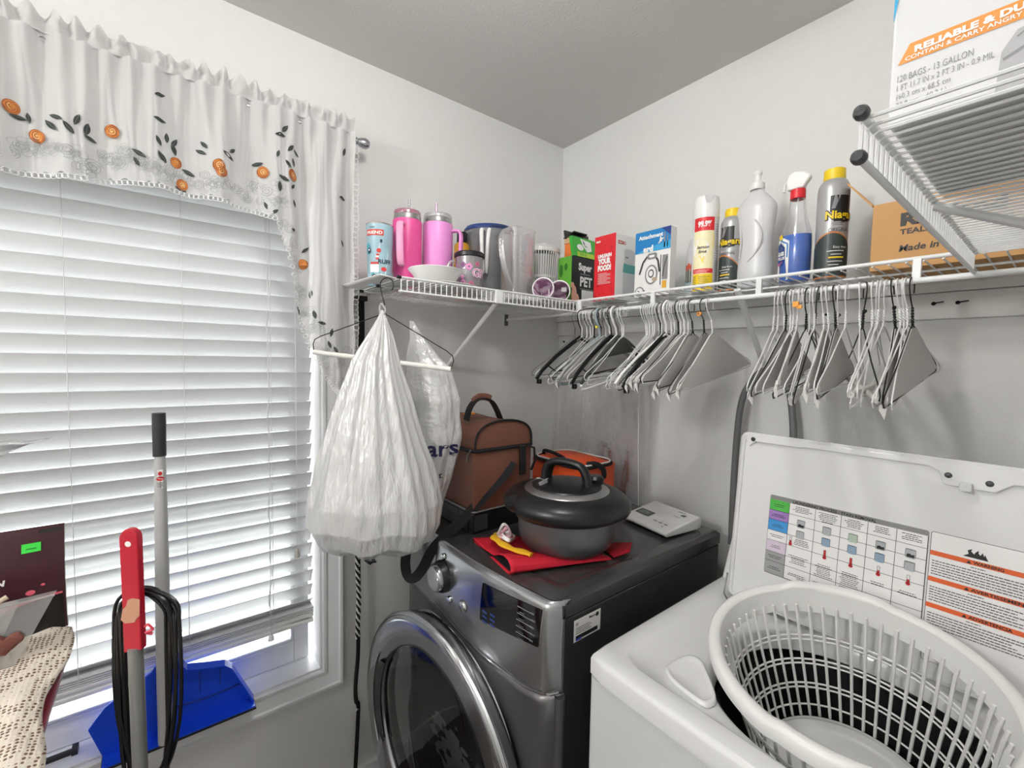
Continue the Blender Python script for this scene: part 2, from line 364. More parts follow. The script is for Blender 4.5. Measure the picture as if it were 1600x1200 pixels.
MB().use(mat('brushed_nickel', '#b9bbbf', 0.22, 1.0)).lathe([(0.0, 0), (0.009, 0), (0.0095, 0.004), (0.007, 0.008), (0.0068, 0.018), (0.010, 0.02), (0.0105, 0.024), (0.008, 0.027), (0.0125, 0.036), (0.0155, 0.046), (0.0150, 0.055), (0.010, 0.062), (0.0, 0.064)], 24, M=fM, c=(0.078, -0.968, 2.150)).obj('finial', rod)
for y in (-0.995, -2.15):
    bb = MB().use(chrome).box(0.0, y-0.012, 2.12, 0.004, y+0.012, 2.17).box(0.004, y-0.005, 2.138, 0.078, y+0.005, 2.142); bb.obj('wall_bracket', rod, smooth=False)
def bottom_z(y):
    T = [(-2.2, 1.80), (-2.0, 1.86), (-1.69, 1.862), (-1.57, 1.874), (-1.41, 1.897), (-1.35, 1.893), (-1.21, 1.882), (-1.165, 1.868), (-1.14, 1.80), (-1.12, 1.70), (-1.105, 1.62), (-1.08, 1.525), (-1.045, 1.45), (-1.01, 1.395), (-0.985, 1.388), (-0.955, 1.43), (-0.9, 1.44)]
    for (a, za), (c, zc) in zip(T, T[1:]):
        if a <= y <= c: return za+(zc-za)*(y-a)/(c-a)
    return T[-1][1]
def fold(y, z):
    d = max(0.0, min(1.0, (2.13-z)/0.12)); g = 1-d       # tight gathers at the rod, soft folds below
    w = 0.0065*sin(y*150+2*N3(y*8, 0, 0))*(0.2+0.8*g)+0.014*sin(y*52+3*N3(y*3, z*0.7, 1.7))*(0.35+0.65*d)+0.014*N3(y*24, z*2.2, 4.1)*(0.3+d)+0.006*abs(N3(y*60, z*3, 9.3))
    if y > -1.15: w += 0.010*sin((y+1.15)*95)*d
    return 0.088+w+0.008*g
def curtain():
    cm = bpy.data.materials.new('valance_cloth'); cm.use_nodes = True; nt = cm.node_tree; nt.nodes.clear(); N = nt.nodes.new; L = nt.links.new
    out = N('ShaderNodeOutputMaterial'); d = N('ShaderNodeBsdfDiffuse'); t = N('ShaderNodeBsdfTranslucent'); tr = N('ShaderNodeBsdfTransparent')
    d.inputs[0].default_value = S('#e4e3e2'); t.inputs[0].default_value = S('#e6e5e4')
    m1 = N('ShaderNodeMixShader'); m1.inputs[0].default_value = 0.28; m2 = N('ShaderNodeMixShader'); m2.inputs[0].default_value = 0.08
    tc = N('ShaderNodeTexCoord'); n = N('ShaderNodeTexNoise'); n.inputs['Scale'].default_value = 700; L(tc.outputs['Object'], n.inputs['Vector'])
    n3 = N('ShaderNodeTexNoise'); n3.inputs['Scale'].default_value = 55; n3.inputs['Detail'].default_value = 6; L(tc.outputs['Object'], n3.inputs['Vector'])
    bp = N('ShaderNodeBump'); bp.inputs['Strength'].default_value = 0.35; bp.inputs['Distance'].default_value = 0.003; L(n3.outputs['Fac'], bp.inputs['Height']); L(bp.outputs[0], d.inputs['Normal']); L(bp.outputs[0], t.inputs['Normal'])
    L(d.outputs[0], m1.inputs[1]); L(t.outputs[0], m1.inputs[2]); L(m1.outputs[0], m2.inputs[1]); L(tr.outputs[0], m2.inputs[2]); L(m2.outputs[0], out.inputs[0])
    va = thing('window_valance', 'gathered white swag valance embroidered with orange roses and dark leaves', 'curtain', (0, 0, 0))
    b = MB().use(cm); NU = 620; y0, y1 = -2.16, -0.955
    rows = []
    def P(u, v):
        y = y0+(y1-y0)*u; zb = bottom_z(y)+0.006*abs(sin(y*95))+0.003*sin(y*310); zt = 2.163
        z = zt+(zb-zt)*v; return (fold(y, z), y+0.004*sin(z*30+y*60)*v, z)
    b.grid(P, NU, 70); b.obj('drop_cloth', va, angle=80)
    # ruffled heading above the rod pocket
    b = MB().use(cm)
    def H(u, v):
        y = y0+(y1-y0)*u; q = 0.5+0.5*N3(y*19, 2.2, 0); h = 0.030+0.022*q+0.010*sin(y*83)*N3(y*9, 7, 0)
        z = 2.160+h*v+0.007*v*sin(y*170); x = 0.094+(0.013*sin(y*190+3*N3(y*20, 1, 1))+0.014*N3(y*60, v*3, 3))*(0.2+0.8*v)+0.004*v
        return (x, y+0.010*v*N3(y*30, 5, v), z)
    b.grid(H, 760, 7); b.grid(lambda u, v: (H(u, v)[0]-0.012-0.004*v+0.004*sin(u*700), H(u, v)[1]+.003, H(u, v)[2]-0.004), 760, 7)
    b.obj('ruffle_heading', va, angle=80)
    # embroidery follows the cloth
    def f(y, z, h=0): return Vector((fold(y, z)+0.0022+h, y, z))
    og = mat('orange_thread', '#d98a45', 0.7, bump=0.6, bscale=600); og2 = mat('brown_thread', '#a85a2c', 0.7); yl = mat('pale_thread', '#f0c07a', 0.7)
    dk = mat('dark_green_thread', '#343b3a', 0.7, bump=0.5, bscale=700); dk2 = mat('grey_thread', '#6f7674', 0.7); lc = mat('lace_thread', '#a3a5a6', 0.8); lw = mat('white_lace_thread', '#f3f2f1', 0.8)
    rng = random.Random(3)
    for i, (y, z) in enumerate(ROSES):
        b = MB(); r = 0.0125+0.003*rng.random(); ph = rng.random()*6
        b.use(og)
        b.poly([(y+r*(1+0.05*sin(7*t*2*pi/30+ph))*cos(2*pi*t/30)*0.85, z+r*(1+0.05*sin(7*t*2*pi/30+ph))*sin(2*pi*t/30)) for t in range(30)], f, 0.0008)
        b.use(yl).disc(y, z, r*0.5, r*0.55, f, 0.0014)
        b.use(og2).line([(y+r*.98*cos(2*pi*q/24)*.85, z+r*.98*sin(2*pi*q/24)) for q in range(25)], .0012, f, .0012)
        sw = [(y+(r*0.88-r*0.75*t/36)*cos(t*0.42+ph)*0.85, z+(r*0.88-r*0.75*t/36)*sin(t*0.42+ph)) for t in range(37)]
        b.line(sw, 0.0016, f, 0.0019)
        b.obj('embroidered_rose', va, smooth=False)
    b = MB()
    for i, (y, z) in enumerate(LEAVES):
        a = rng.uniform(0, pi); L_ = rng.uniform(0.010, 0.0145); w = L_*0.36
        def q(t, s_): return (y+L_*t*cos(a)-w*s_*sin(a), z+L_*t*sin(a)+w*s_*cos(a))
        out_ = [q(-1+2*k/10, (1-(-1+2*k/10)**2)) for k in range(11)]+[q(1-2*k/10, -(1-(-1+2*k/10)**2)) for k in range(1, 10)]
        b.use(dk).poly(out_, f, 0.0008); b.use(dk2).line([q(-0.9, 0), q(0.9, 0)], 0.0008, f, 0.0014)
    b.obj('embroidered_leaves', va, smooth=False)
    b = MB().use(lc)
    y = -2.12
    while y < -0.97:
        zb = bottom_z(y)+0.018
        for k in range(1 if y < -1.17 else 2):
            r = rng.uniform(0.009, 0.017); zz = zb+rng.uniform(0.0, 0.05)+k*0.05
            ph = rng.random()*6
            b.line([(y+(r-r*0.8*t/44)*cos(0.33*t+ph), zz+(r-r*0.8*t/44)*sin(0.33*t+ph)) for t in range(45)], 0.0009, f, 0.0006)
        if rng.random() < 0.5:
            for j in range(5):
                aa = j*2*pi/5+ph; b.line([(y+0.012*cos(aa)+0.008*cos(aa+t*2*pi/12), zz+0.012*sin(aa)+0.008*sin(aa+t*2*pi/12)) for t in range(13)], 0.0005, f, 0.0006)
        y += 0.0135
    b.obj('scroll_stitching', va, smooth=False)
    b = MB().use(lw)
    y = -2.13                                             # scalloped lace edge along the hem
    while y < -0.96:
        zb = bottom_z(y); r = 0.0060
        zz = zb
        b.tube([f(y+r*cos(t*2*pi/12), zz+r*0.9*sin(t*2*pi/12)-0.002, 0) for t in range(12)], 0.0009, 5, closed=True)
        y += 0.0095 if y < -1.17 else 0.0045
    z = 1.45
    while z < 2.13:                                        # loops down the finished side edge
        b.tube([(0.088+0.004*sin(z*60), -0.949+0.008*cos(t*2*pi/14), z+0.0095*sin(t*2*pi/14)) for t in range(14)], 0.0010, 5, closed=True); z += 0.0155
    b.obj('lace_edge', va)
    return va
curtain()
# ---------------------------------------------------------------- wire shelves
SZ = 1.70
def shelf_left():
    s = thing('wire_shelf', 'white close-mesh wire shelf on the window wall holding cups and pitchers', 'shelf', (0, 0, 0), group=None)
    y0, y1, d = -0.945, -0.315, 0.405; b = MB().use(white_wire); n = int((y1-y0)/0.0159)
    for i in range(n+1):
        y = y0+(y1-y0)*i/n
        b.tube([(0.012, y, SZ-.002), (d-0.004, y, SZ-.002), (d, y, SZ-0.005), (d, y, SZ-0.034)], 0.0016, 5)
    b.obj('deck_wires', s)
    b = MB().use(white_wire)
    for x, z in ((0.014, SZ-.006), (0.14, SZ-.006), (0.27, SZ-.006)): b.tube([(x, y0-.004, z), (x, y1+.004, z)], 0.0026, 8)
    b.obj('support_wire', s)
    MB().use(white_wire).tube([(d-.001, y0-.006, SZ+.0005), (d-.001, y1+.01, SZ+.0005)], 0.0031, 10).obj('top_rail', s)
    MB().use(white_wire).tube([(d-.001, y0-.006, SZ-.034), (d-.001, y1+.01, SZ-.034)], 0.0031, 10).obj('lower_rail', s)
    for x, z in ((0.27, SZ-.006), (d-.001, SZ+.0005), (0.14, SZ-.006)): MB().use(black_pl).lathe([(0.0, -.006), (0.0042, -.005), (0.0048, 0), (0.0042, .006)], 12, M=Matrix.Rotation(pi/2, 4, 'X') @ Matrix.Scale(-1, 4, (0, 0, 1)), c=(x, y0-.006, z)).obj('end_cap', s)
    br = MB().use(white_wire); br.tube([(d-.01, -0.640, SZ-.030), (0.004, -0.585, 1.468)], 0.0085, 8, flat=(1.0, 0.55)); br.box(0.0005, -0.597, 1.45, 0.006, -0.573, 1.49); br.obj('brace', s)
    MB().use(white_wire).box(d-.012, -0.655, SZ-.037, d+.004, -0.628, SZ+.003).obj('brace_clip', s, smooth=False, bevel=.002)
    MB().use(white_wire).box(d-.006, y1+.004, SZ-.042, d+.006, y1+.014, SZ+.004).obj('joining_plate', s, smooth=False, bevel=.001)
def shelf_back():
    s = thing('wire_shelf', 'long white wire shelf with hanging rod on the wall behind the machines', 'shelf', (0, 0, 0))
    d = -0.305; x0, x1 = 0.02, RX-0.004; b = MB().use(white_wire); n = int((x1-x0)/0.0254)
    for i in range(n+1):
        x = x0+(x1-x0)*i/n; b.tube([(x, -0.012, SZ-.002), (x, d, SZ-.002)], 0.0017, 5)
    b.obj('deck_wires', s)
    b = MB().use(white_wire)
    for y in (-0.014, -0.105, -0.205): b.tube([(x0, y, SZ-.006), (x1, y, SZ-.006)], 0.0027, 8)
    b.obj('support_wire', s)
    MB().use(white_wire).tube([(0.385, d, SZ+.003), (x1, d, SZ+.003)], 0.0042, 10).obj('front_rail', s)
    MB().use(white_wire).tube([(0.01, d, 1.662), (x1, d, 1.662)], 0.0058, 12).obj('hanging_rod', s)
    for x in (0.412, 0.695, 0.983, 1.262, 1.54):
        MB().use(white_wire).box(x-.0065, d-.0045, 1.660, x+.0065, d+.0035, SZ+.004).obj('rod_hanger', s, smooth=False, bevel=.0012)
    for x, xw in ((0.915, 0.880), (1.60, 1.60)):
        m_ = MB().use(white_wire); m_.tube([(x, -0.268, SZ-.012), (xw, -0.006, 1.500)], 0.0085, 8, flat=(0.6, 1.0)); m_.box(xw-.012, -.007, 1.47, xw+.012, -.0005, 1.52); m_.obj('brace', s)
    MB().use(mat('wall_bracket_grey', '#5d5d60', 0.5)).box(0.0005, -0.312, 1.640, 0.006, -0.298, 1.685).obj('wall_bracket', s, smooth=False)
def shelf_right():
    s = thing('wire_shelf', 'white close-mesh wire shelf high on the side wall under the trash bag box', 'shelf', (0, 0, 0))
    x0, x1, y0, y1 = 1.336, RX-.004, -0.97, -0.312; b = MB().use(white_wire); n = int((y1-y0)/0.0159)
    for i in range(n+1):
        y = y0+(y1-y0)*i/n
        b.tube([(x1-.008, y, SZ-.002), (x0+.004, y, SZ-.002), (x0, y, SZ-.005), (x0, y, SZ-.034)], 0.0017, 5)
    b.obj('deck_wires', s)
    b = MB().use(white_wire)
    for x in (1.52, 1.63, 1.75): b.tube([(x, y0-.004, SZ-.0065), (x, y1+.004, SZ-.0065)], 0.0027, 8)
    b.obj('support_wire', s)
    for z in (SZ+.0005, SZ-.034): MB().use(white_wire).tube([(x0+.001, y0-.004, z), (x0+.001, y1, z)], 0.0031, 10).obj('top_rail' if z > SZ else 'lower_rail', s)
    for z in (SZ+.0005, SZ-.034): MB().use(mat('dark_grey_cap', '#3c3e40', 0.4)).lathe([(0.0, -.007), (0.004, -.006), (0.0056, -.002), (0.0056, .002), (0.004, .006), (0, .007)], 16, M=Matrix.Rotation(pi/2, 4, 'X'), c=(x0+.001, y0-.006, z)).obj('end_cap', s)
    b = MB().use(mat('clip_dark', '#2c2d2f', 0.5))
    MB().use(white_wire).tube([(x0+.004, -0.688, SZ-.008), (RX-.004, -0.66, 1.485)], 0.0095, 8, flat=(0.55, 1.0)).box(RX-.006, -.672, 1.46, RX-.0005, -.648, 1.51).obj('brace', s)
shelf_left(); shelf_back(); shelf_right()
# painted mounting boards and hooks on the back wall under the shelf
struct(MB().use(white_wall).box(0.0, -0.012, 1.612, RX, -0.0003, 1.672).obj('trim_2', smooth=False, bevel=.002))
struct(MB().use(white_wall).box(0.0, -0.020, 1.673, RX, -0.0003, 1.694).obj('trim_3', smooth=False, bevel=.002))
dkm = mat('dark_screw', '#19191b', 0.4, 0.6)
for i, (x, z) in enumerate(((0.035, 1.585), (1.035, 1.637), (1.063, 1.634), (1.118, 1.640), (1.175, 1.645), (1.245, 1.648), (1.285, 1.647))):
    m_ = MB().use(dkm); m_.lathe([(0, .004), (.0035, .003), (.0045, 0)], 10, M=Matrix.Rotation(pi/2, 4, 'X'), c=(x, -0.012 if z > 1.6 else 0, z))
    if i in (0, 5, 6): m_.tube([(x, -.015 if z > 1.6 else -.003, z), (x+.010, -.022, z+.001), (x+.018, -.022, z+.002)], 0.0014, 6)
    tag(m_.obj('wall_hook'), ('small dark hook screwed to the wall in the room corner', 'small dark screw in the board, closest to the shelf brace behind the washer hangers', 'small dark screw in the board, second from the shelf brace', 'small dark screw in the board, third from the shelf brace', 'small dark screw in the board between the two bunches over the washer', 'dark hook in the board just past the last hanger', 'dark hook in the board closest to the side wall')[i], 'hook', 'small dark hooks on the mounting board' if i else None)
# ---------------------------------------------------------------- dryer
dg = mat('dryer_graphite', '#706f70', 0.34, 0.75, bump=0.05, bscale=400)
dtop = mat('dryer_top', '#4b4a4b', 0.22, 0.35, bump=0.03, bscale=300)
dside = mat('dryer_side', '#48484a', 0.42, 0.5)
dpan = mat('dryer_panel_silver', '#b4b5b8', 0.2, 0.9, bump=0.04, bscale=300)
dring = mat('dryer_door_ring', '#a9aaae', 0.17, 0.95)
dchrome = mat('dryer_chrome_edge', '#c9cacd', 0.12, 1.0)
gloss_bk = mat('gloss_black', '#060608', 0.06, 0.0, coat=0.5)
DX0, DX1, DYF, DYB = 0.14, 0.824, -0.770, -0.11
dr = thing('clothes_dryer', 'graphite front-loading dryer with its round door ajar in the room corner', 'dryer', (0, 0, 0))
def fy(x):                                                   # plan curve of the bulging front
    t = (x-(DX0+DX1)/2)/((DX1-DX0)/2); e = max(0.0, 1-abs(t))
    return -0.775-0.030*(1-t*t)-0.012+0.030*max(0, (abs(t)-0.93)/0.07)**2
MB().use(dside).box(DX0+.004, DYF, 0.02, DX1-.002, DYB, 0.958).obj('body', dr, smooth=False, bevel=.004)
# top: inset panel, raised border
b = MB().use(dtop)
def topf(u, v):
    x = DX0+(DX1-DX0)*u; y = (fy(x)+0.004)+(DYB-(fy(x)+0.004))*v
    m = min(u*0.684, (1-u)*0.684, v*0.66+.01, (1-v)*0.66); h = 1.0
    if m < 0.010: h -= 0.010*(1-m/0.010)**2
    inner = min(u*0.684-.045, (1-u)*0.684-.045, v*0.66-.055, (1-v)*0.66-.05)
    h -= 0.003*min(1, max(0, inner/0.008))
    return (x, y, h)
b.grid(topf, 90, 80)
b.box(DX0, DYF-0.002, 0.962, DX1, DYB, 0.990)
b.obj('top_panel', dr, angle=50)
# curved control panel, z .79-1.0
def seam(x):
    t = (x-0.145)/(0.824-0.145); return 0.786+0.020*max(0, 1-abs(t-0.33)/0.33)**1.0*0.9+0.018*max(0, (t-0.9)/0.1)
b = MB().use(dpan)
def pan(u, v):
    x = DX0+(DX1-DX0)*u; zt = 0.999; zb = seam(x); z = zb+(zt-zb)*v; o = 0.0
    if v > 0.93: a = (v-0.93)/0.07; z = zb+(zt-zb)*0.93+(zt-zb)*0.07*sin(a*pi/2); o = 0.016*(1-cos(a*pi/2))
    if v < 0.06: a = 1-v/0.06; o = 0.006*a*a
    return (x, fy(x)-0.016+0.012*(v-0.5)**2+o+0.02*max(0, v-0.6)**1.5, z)
b.grid(pan, 100, 40)
MB().use(dchrome).tube([(x_, pan((x_-DX0)/(DX1-DX0), 0.0)[1]-0.001, seam(x_)+.001) for x_ in [DX0+.004+(DX1-DX0-.008)*k/60 for k in range(61)]], 0.0022, 6).obj('seam_trim', dr)
for xx in (DX0, DX1-.0):                                       # returns at the sides
    u = 0 if xx == DX0 else 1
    b.grid(lambda s_, v, u=u: (pan(u, v)[0], pan(u, v)[1]*(1-s_)+(-0.765)*s_, pan(u, v)[2]), 3, 40)
b.obj('control_panel', dr, angle=60)
def pf(u, v, h=0):                                             # decal frame on control panel by x, z
    vv = (v-seam(u))/(0.999-seam(u)); p = pan((u-DX0)/(DX1-DX0), vv); return Vector((p[0], p[1]-0.001-h, p[2]))
# lower front with door recess
b = MB().use(dg)
CX, CZ, RA, RB = 0.446, 0.462, 0.298, 0.318
def loop(k, a, c, ex): return se(a, c, ex, k, CX, CZ)
K = 96
inner = loop(K, RA, RB, 2.25); rings = []
def edgept(ang):                                               # outer boundary of the front in direction ang
    c, s_ = cos(ang), sin(ang); best = 9
    for X in (DX0, DX1):
        if abs(c) > 1e-9:
            t = (X-CX)/c
            if t > 0: best = min(best, t)
    for Z in (0.02, 0.79):
        if abs(s_) > 1e-9:
            t = (Z-CZ)/s_
            if t > 0: best = min(best, t)
    x, z = CX+c*best, CZ+s_*best
    if z > 0.78: z = seam(x)-0.004
    return (x, z)
corner_angs = [atan2(z-CZ, x-CX) for x in (DX0, DX1) for z in (0.02, 0.79)]
outer = []
for (x, z) in inner:
    a = atan2(z-CZ, x-CX)
    for c_ in corner_angs:
        if abs((a-c_+pi) % (2*pi)-pi) < pi/K*1.01: a = c_
    outer.append(edgept(a))
vs = []; nr = 12
for r_ in range(nr+1):
    t = (r_/nr)
    for (xi, zi), (xo, zo) in zip(inner, outer):
        x = xi+(xo-xi)*t; z = zi+(zo-zi)*t; vs.append((x, fy(x)-0.012+(0.008*(1-t*6)**2 if t < 1/6 else 0)+(0.006 if t == 1 else 0), z))
b.add(vs, [(r_*K+j, r_*K+(j+1) % K, (r_+1)*K+(j+1) % K, (r_+1)*K+j) for r_ in range(nr) for j in range(K)])
b.obj('front_panel', dr, angle=50)
b = MB().use(dchrome); b.tube([(x, fy(x)-0.012, z) for x, z in loop(K, RA+.004, RB+.004, 2.25)], 0.004, 8, closed=True); b.obj('recess_trim', dr)
b = MB().use(mat('dryer_gasket', '#101011', 0.6))              # dark recess and drum
vs = []
for dpt, sc_ in ((0.0, 1), (0.05, 0.98), (0.052, 0.80), (0.10, 0.78), (0.10, 0.001)):
    for x, z in loop(K, RA*sc_, RB*sc_, 2.25): vs.append((x, fy(x)*(1 if dpt == 0 else 0)+(-0.80)*(0 if dpt == 0 else 1)+dpt, z))
b.add(vs, [(r_*K+j, (r_+1)*K+j, (r_+1)*K+(j+1) % K, r_*K+(j+1) % K) for r_ in range(4) for j in range(K)])
b.obj('door_recess', dr)
# corner strips (bright vertical edges)
for u in (0.0, 1.0):
    x = DX0+.003 if u == 0 else DX1-.003
    MB().use(dg).tube([(x, -0.772, 0.03), (x, -0.772, 0.795)], 0.012, 12).obj('corner_strip', dr)
# display, buttons, knob
b = MB().use(gloss_bk); b.grid(lambda u, v: pf(0.605+0.186*u+0.004*v, 0.878+0.090*v+0.022*u*(1-v)+0.012*u*v, 0.0006), 16, 6)
pfd = lambda u, v, h=0: pf(0.605+(u-0.560)*0.93, v+0.026, h)
b.use(mat('panel_print', '#7c8086', 0.5))
for i in range(4):
    for j in range(5): b.rect(0.700+0.0*i-0.035*(i == 3)+0.028*(i % 2), 0.870+0.014*j+0.01*(i % 2), 0.716+0.028*(i % 2), 0.8720+0.014*j+0.01*(i % 2), pfd, 0.0014, 3)
for j in range(5): b.text(('ON', 'TEMP', 'DRY', 'TIME', 'SET')[j], 0.735, 0.878+0.0145*j, 0.005, pfd, 0.0014)
b.use(mat('panel_blue', '#2a3f7d', 0.4))
for i in range(2):
    for j in range(3): b.rect(0.572+0.030*i, 0.852+0.012*j+0.004*i, 0.590+0.030*i, 0.858+0.012*j+0.004*i, pfd, 0.0014, 3)
b.obj('display', dr, angle=60)
kc = pf(0.430, 0.914); kM = Matrix.Translation(kc) @ Matrix.Rotation(radians(90), 4, 'X')
b = MB().use(dpan); pr = [(0.0, 0.030), (0.030, 0.030), (0.034, 0.027), (0.0355, 0.020), (0.037, 0.006), (0.039, 0.0)]
b.lathe(pr, 40, M=kM); b.obj('dial', dr, angle=50)
MB().use(mat('dial_grey', '#e3e3e6', 0.25, 0.8, wave=(60, 'X', 0.6))).lathe([(0.0, 0.0315), (0.0285, 0.0308), (0.0295, 0.029)], 36, M=kM).obj('dial_face', dr)
MB().use(black_pl).lathe([(0.0395, 0.0), (0.0385, 0.010), (0.0365, 0.0165), (0.0375, .0175), (0.0415, 0.008), (0.0425, 0.0)], 40, M=kM).obj('dial_collar', dr)
for (x, z, r_) in ((0.372, 0.884, 0.0085), (0.428, 0.966, .0095), (0.468, 0.866, 0.0095), (0.533, 0.877, 0.0165)):
    c = pf(x, z); M_ = Matrix.Translation(c) @ Matrix.Rotation(radians(90), 4, 'X')
    MB().use(dchrome).lathe([(0, .006), (r_*.7, .0055), (r_*.92, .003), (r_, 0)], 24, M=M_).obj('button', dr)
# compliance sticker on the side
sf = plane((DX1-.0005, -0.738, 0.894), (0, 1, 0), (0, 0, 1))
b = MB().use(paper).rect(0, 0.004, 0.086, 0.053, sf, 0.0006); b.use(ink)
b.text('ID', 0.006, 0.040, 0.006, sf, .0012, bold=.02).text('Metro', 0.048, 0.042, 0.006, sf, .0012, bold=.02)
b.disc(0.074, 0.044, 0.005, 0.005, sf, .0012)
for i in range(4): b.rect(0.006, 0.033-0.004*i, 0.050+0.006*(i % 2), 0.0342-0.004*i, sf, .0012)
b.rect(0.006, 0.008, 0.076, 0.017, sf, .0012); b.use(mat('sticker_blue', '#3c50b8', .5)).rect(0.006, 0.006, 0.024, 0.011, sf, .0016)
b.obj('sticker', dr, smooth=False)
# door: round, hinged at its right edge, standing a few degrees open
door = bpy.data.objects.new('door', None); COL.objects.link(door); door.parent = dr; door.location = (0.446, -0.880, 0.460); door.rotation_euler = (0, 0, radians(5))
def dl(prof, n=96): return [(r, z) for r, z in prof]
DM = Matrix.Rotation(radians(90), 4, 'X')                      # lathe axis z -> -y (towards the room)
b = MB().use(dring)
b.lathe([(0.335, -0.035), (0.344, -0.025), (0.347, -0.004), (0.345, 0.004), (0.338, 0.011), (0.325, 0.014), (0.290, 0.013), (0.262, 0.006), (0.256, 0.000), (0.252, -0.02)], 120, M=DM)
b.obj('door_ring', door, angle=60)
MB().use(dchrome).lathe([(0.3465, -0.002), (0.3495, 0.002), (0.3465, 0.006), (0.342, 0.0085)], 120, M=DM).obj('door_rim', door, angle=70)
MB().use(mat('door_inner', '#26262a', 0.3, 0.3)).lathe([(0.334, -0.035), (0.30, -0.036), (0.265, -0.045), (0.255, -0.02)], 96, M=DM).obj('inner_frame', door)
dgl = bpy.data.materials.new('smoked_glass'); dgl.use_nodes = True; nt = dgl.node_tree; nt.nodes.clear()
o_ = nt.nodes.new('ShaderNodeOutputMaterial'); tr = nt.nodes.new('ShaderNodeBsdfTransparent'); tr.inputs[0].default_value = (0.42, 0.42, 0.43, 1)
gs = nt.nodes.new('ShaderNodeBsdfGlossy'); gs.inputs['Roughness'].default_value = 0.03; fr = nt.nodes.new('ShaderNodeFresnel'); fr.inputs[0].default_value = 1.6; mx = nt.nodes.new('ShaderNodeMixShader')
nt.links.new(fr.outputs[0], mx.inputs[0]); nt.links.new(tr.outputs[0], mx.inputs[1]); nt.links.new(gs.outputs[0], mx.inputs[2]); nt.links.new(mx.outputs[0], o_.inputs[0])
MB().use(dgl).lathe([(0.253, -0.002), (0.24, 0.002), (0.18, 0.008), (0.10, 0.012), (0.0, 0.014)], 64, M=DM).obj('door_glass', door)
# black finger slot on the free side
b = MB().use(gloss_bk)
def slot(u, v):
    a = radians(150+58*v); r_ = 0.2555+0.034*u*min(1, 6*v, 6*(1-v))**.5; return (r_*cos(a), -(0.0138-0.001*u)-0.0012+0.006*(1-u), r_*sin(a))
b.grid(slot, 6, 24); b.obj('finger_slot', door)
MB().use(dchrome).tube([(0.2905*cos(radians(150+58*t/24)), -0.0150, 0.2905*sin(radians(150+58*t/24))) for t in range(25)], 0.0022, 6).obj('slot_trim', door)
# white bundled laundry behind the glass
rng = random.Random(5)
lau = thing('laundry_bundle', 'crumpled white laundry piled behind the dryer door glass', 'laundry', (0.42, -0.755, 0.335))
b = MB().use(mat('laundry_cloth', '#dcdcda', 0.9, bump=0.8, bscale=30))
b.grid(lambda u, v: Vector((cos(2*pi*u)*sin(pi*v)*0.19, -0.008+0.010*sin(2*pi*u)*sin(pi*v), cos(pi*v)*0.10))*(1+0.35*N3(6*cos(2*pi*u)*sin(pi*v), 6*sin(2*pi*u)*sin(pi*v), 5*cos(pi*v))), 70, 40, cu=True)
b.obj('cloth', lau)
# feet
for x in (DX0+.06, DX1-.06):
    for y in (DYF+.05, DYB-.05): MB().use(black_pl).lathe([(0.018, 0), (0.018, 0.02)], 12, c=(x, y, 0), cap=True).obj('foot', dr)
# ---------------------------------------------------------------- washer with its lid open
en = mat('washer_enamel', '#e7e7e7', 0.22, coat=0.3)
en2 = mat('washer_body', '#d9dadb', 0.3)
WX0, WX1, WYF, WYB = 0.893, 1.583, -0.774, -0.10
wa = thing('washing_machine', 'white top-loading washing machine standing beside the graphite dryer with its lid up', 'washing machine', (0, 0, 0))
MB().use(en2).prism(rrect(WX0+.004, WYF+.004, WX1-.004, WYB, .008, 3), 0.03, 0.40).obj('cabinet_base', wa, smooth=False)
b = MB().use(en2); ro, ri = rrect(WX0+.004, WYF+.004, WX1-.004, WYB, .012, 4), rrect(WX0+.010, WYF+.010, WX1-.010, WYB-.006, .010, 4); kn = len(ro)
b.add([(x, y, .40) for x, y in ro]+[(x, y, .885) for x, y in ro]+[(x, y, .885) for x, y in ri]+[(x, y, .40) for x, y in ri], [(r_*kn+j, r_*kn+(j+1) % kn, (r_+1)*kn+(j+1) % kn, (r_+1)*kn+j) for r_ in range(3) for j in range(kn)])
b.obj('cabinet', wa, angle=50)
HX, HY = 1.245, -0.505
hole = se(0.205, 0.205, 2.4, 72, HX, HY)
def rim(r_, k=72):                                              # rectangle with rounded corners sampled in the hole's directions
    out = []
    for (x, y) in hole:
        a = atan2(y-HY, x-HX); c, s_ = cos(a), sin(a); X0, X1, Y0, Y1 = WX0+r_, WX1-r_, WYF+r_, WYB-r_
        t = min(((X1-HX)/c if c > 1e-9 else (X0-HX)/c if c < -1e-9 else 9), ((Y1-HY)/s_ if s_ > 1e-9 else (Y0-HY)/s_ if s_ < -1e-9 else 9)); out.append((HX+c*t, HY+s_*t))
    return out
def squash(pts, r_, cr):                                        # round the rectangle's corners
    X0, X1, Y0, Y1 = WX0+r_, WX1-r_, WYF+r_, WYB-r_; out = []
    for x, y in pts:
        cx = min(max(x, X0+cr), X1-cr); cy = min(max(y, Y0+cr), Y1-cr); dx, dy = x-cx, y-cy; d = sqrt(dx*dx+dy*dy)
        if d > cr and dx and dy: x, y = cx+dx/d*cr, cy+dy/d*cr
        out.append((x, y))
    return out
rings = [(squash(rim(0.0), 0.0, .02), 0.888), (squash(rim(0.0), 0, .02), 0.918), (squash(rim(.003), .003, .02), 0.926), (squash(rim(.009), .009, .02), 0.930), (squash(rim(.040), .040, .045), 0.930), (squash(rim(.046), .046, .045), 0.9275), (squash(rim(.052), .052, .045), 0.922),
         (se(.225, .225, 2.5, 72, HX, HY), 0.920), (se(.212, .212, 2.4, 72, HX, HY), 0.918), (hole, 0.912), (se(.200, .200, 2.4, 72, HX, HY), 0.890), (se(.200, .200, 2.3, 72, HX, HY), 0.880)]
b = MB().use(en); vs = []
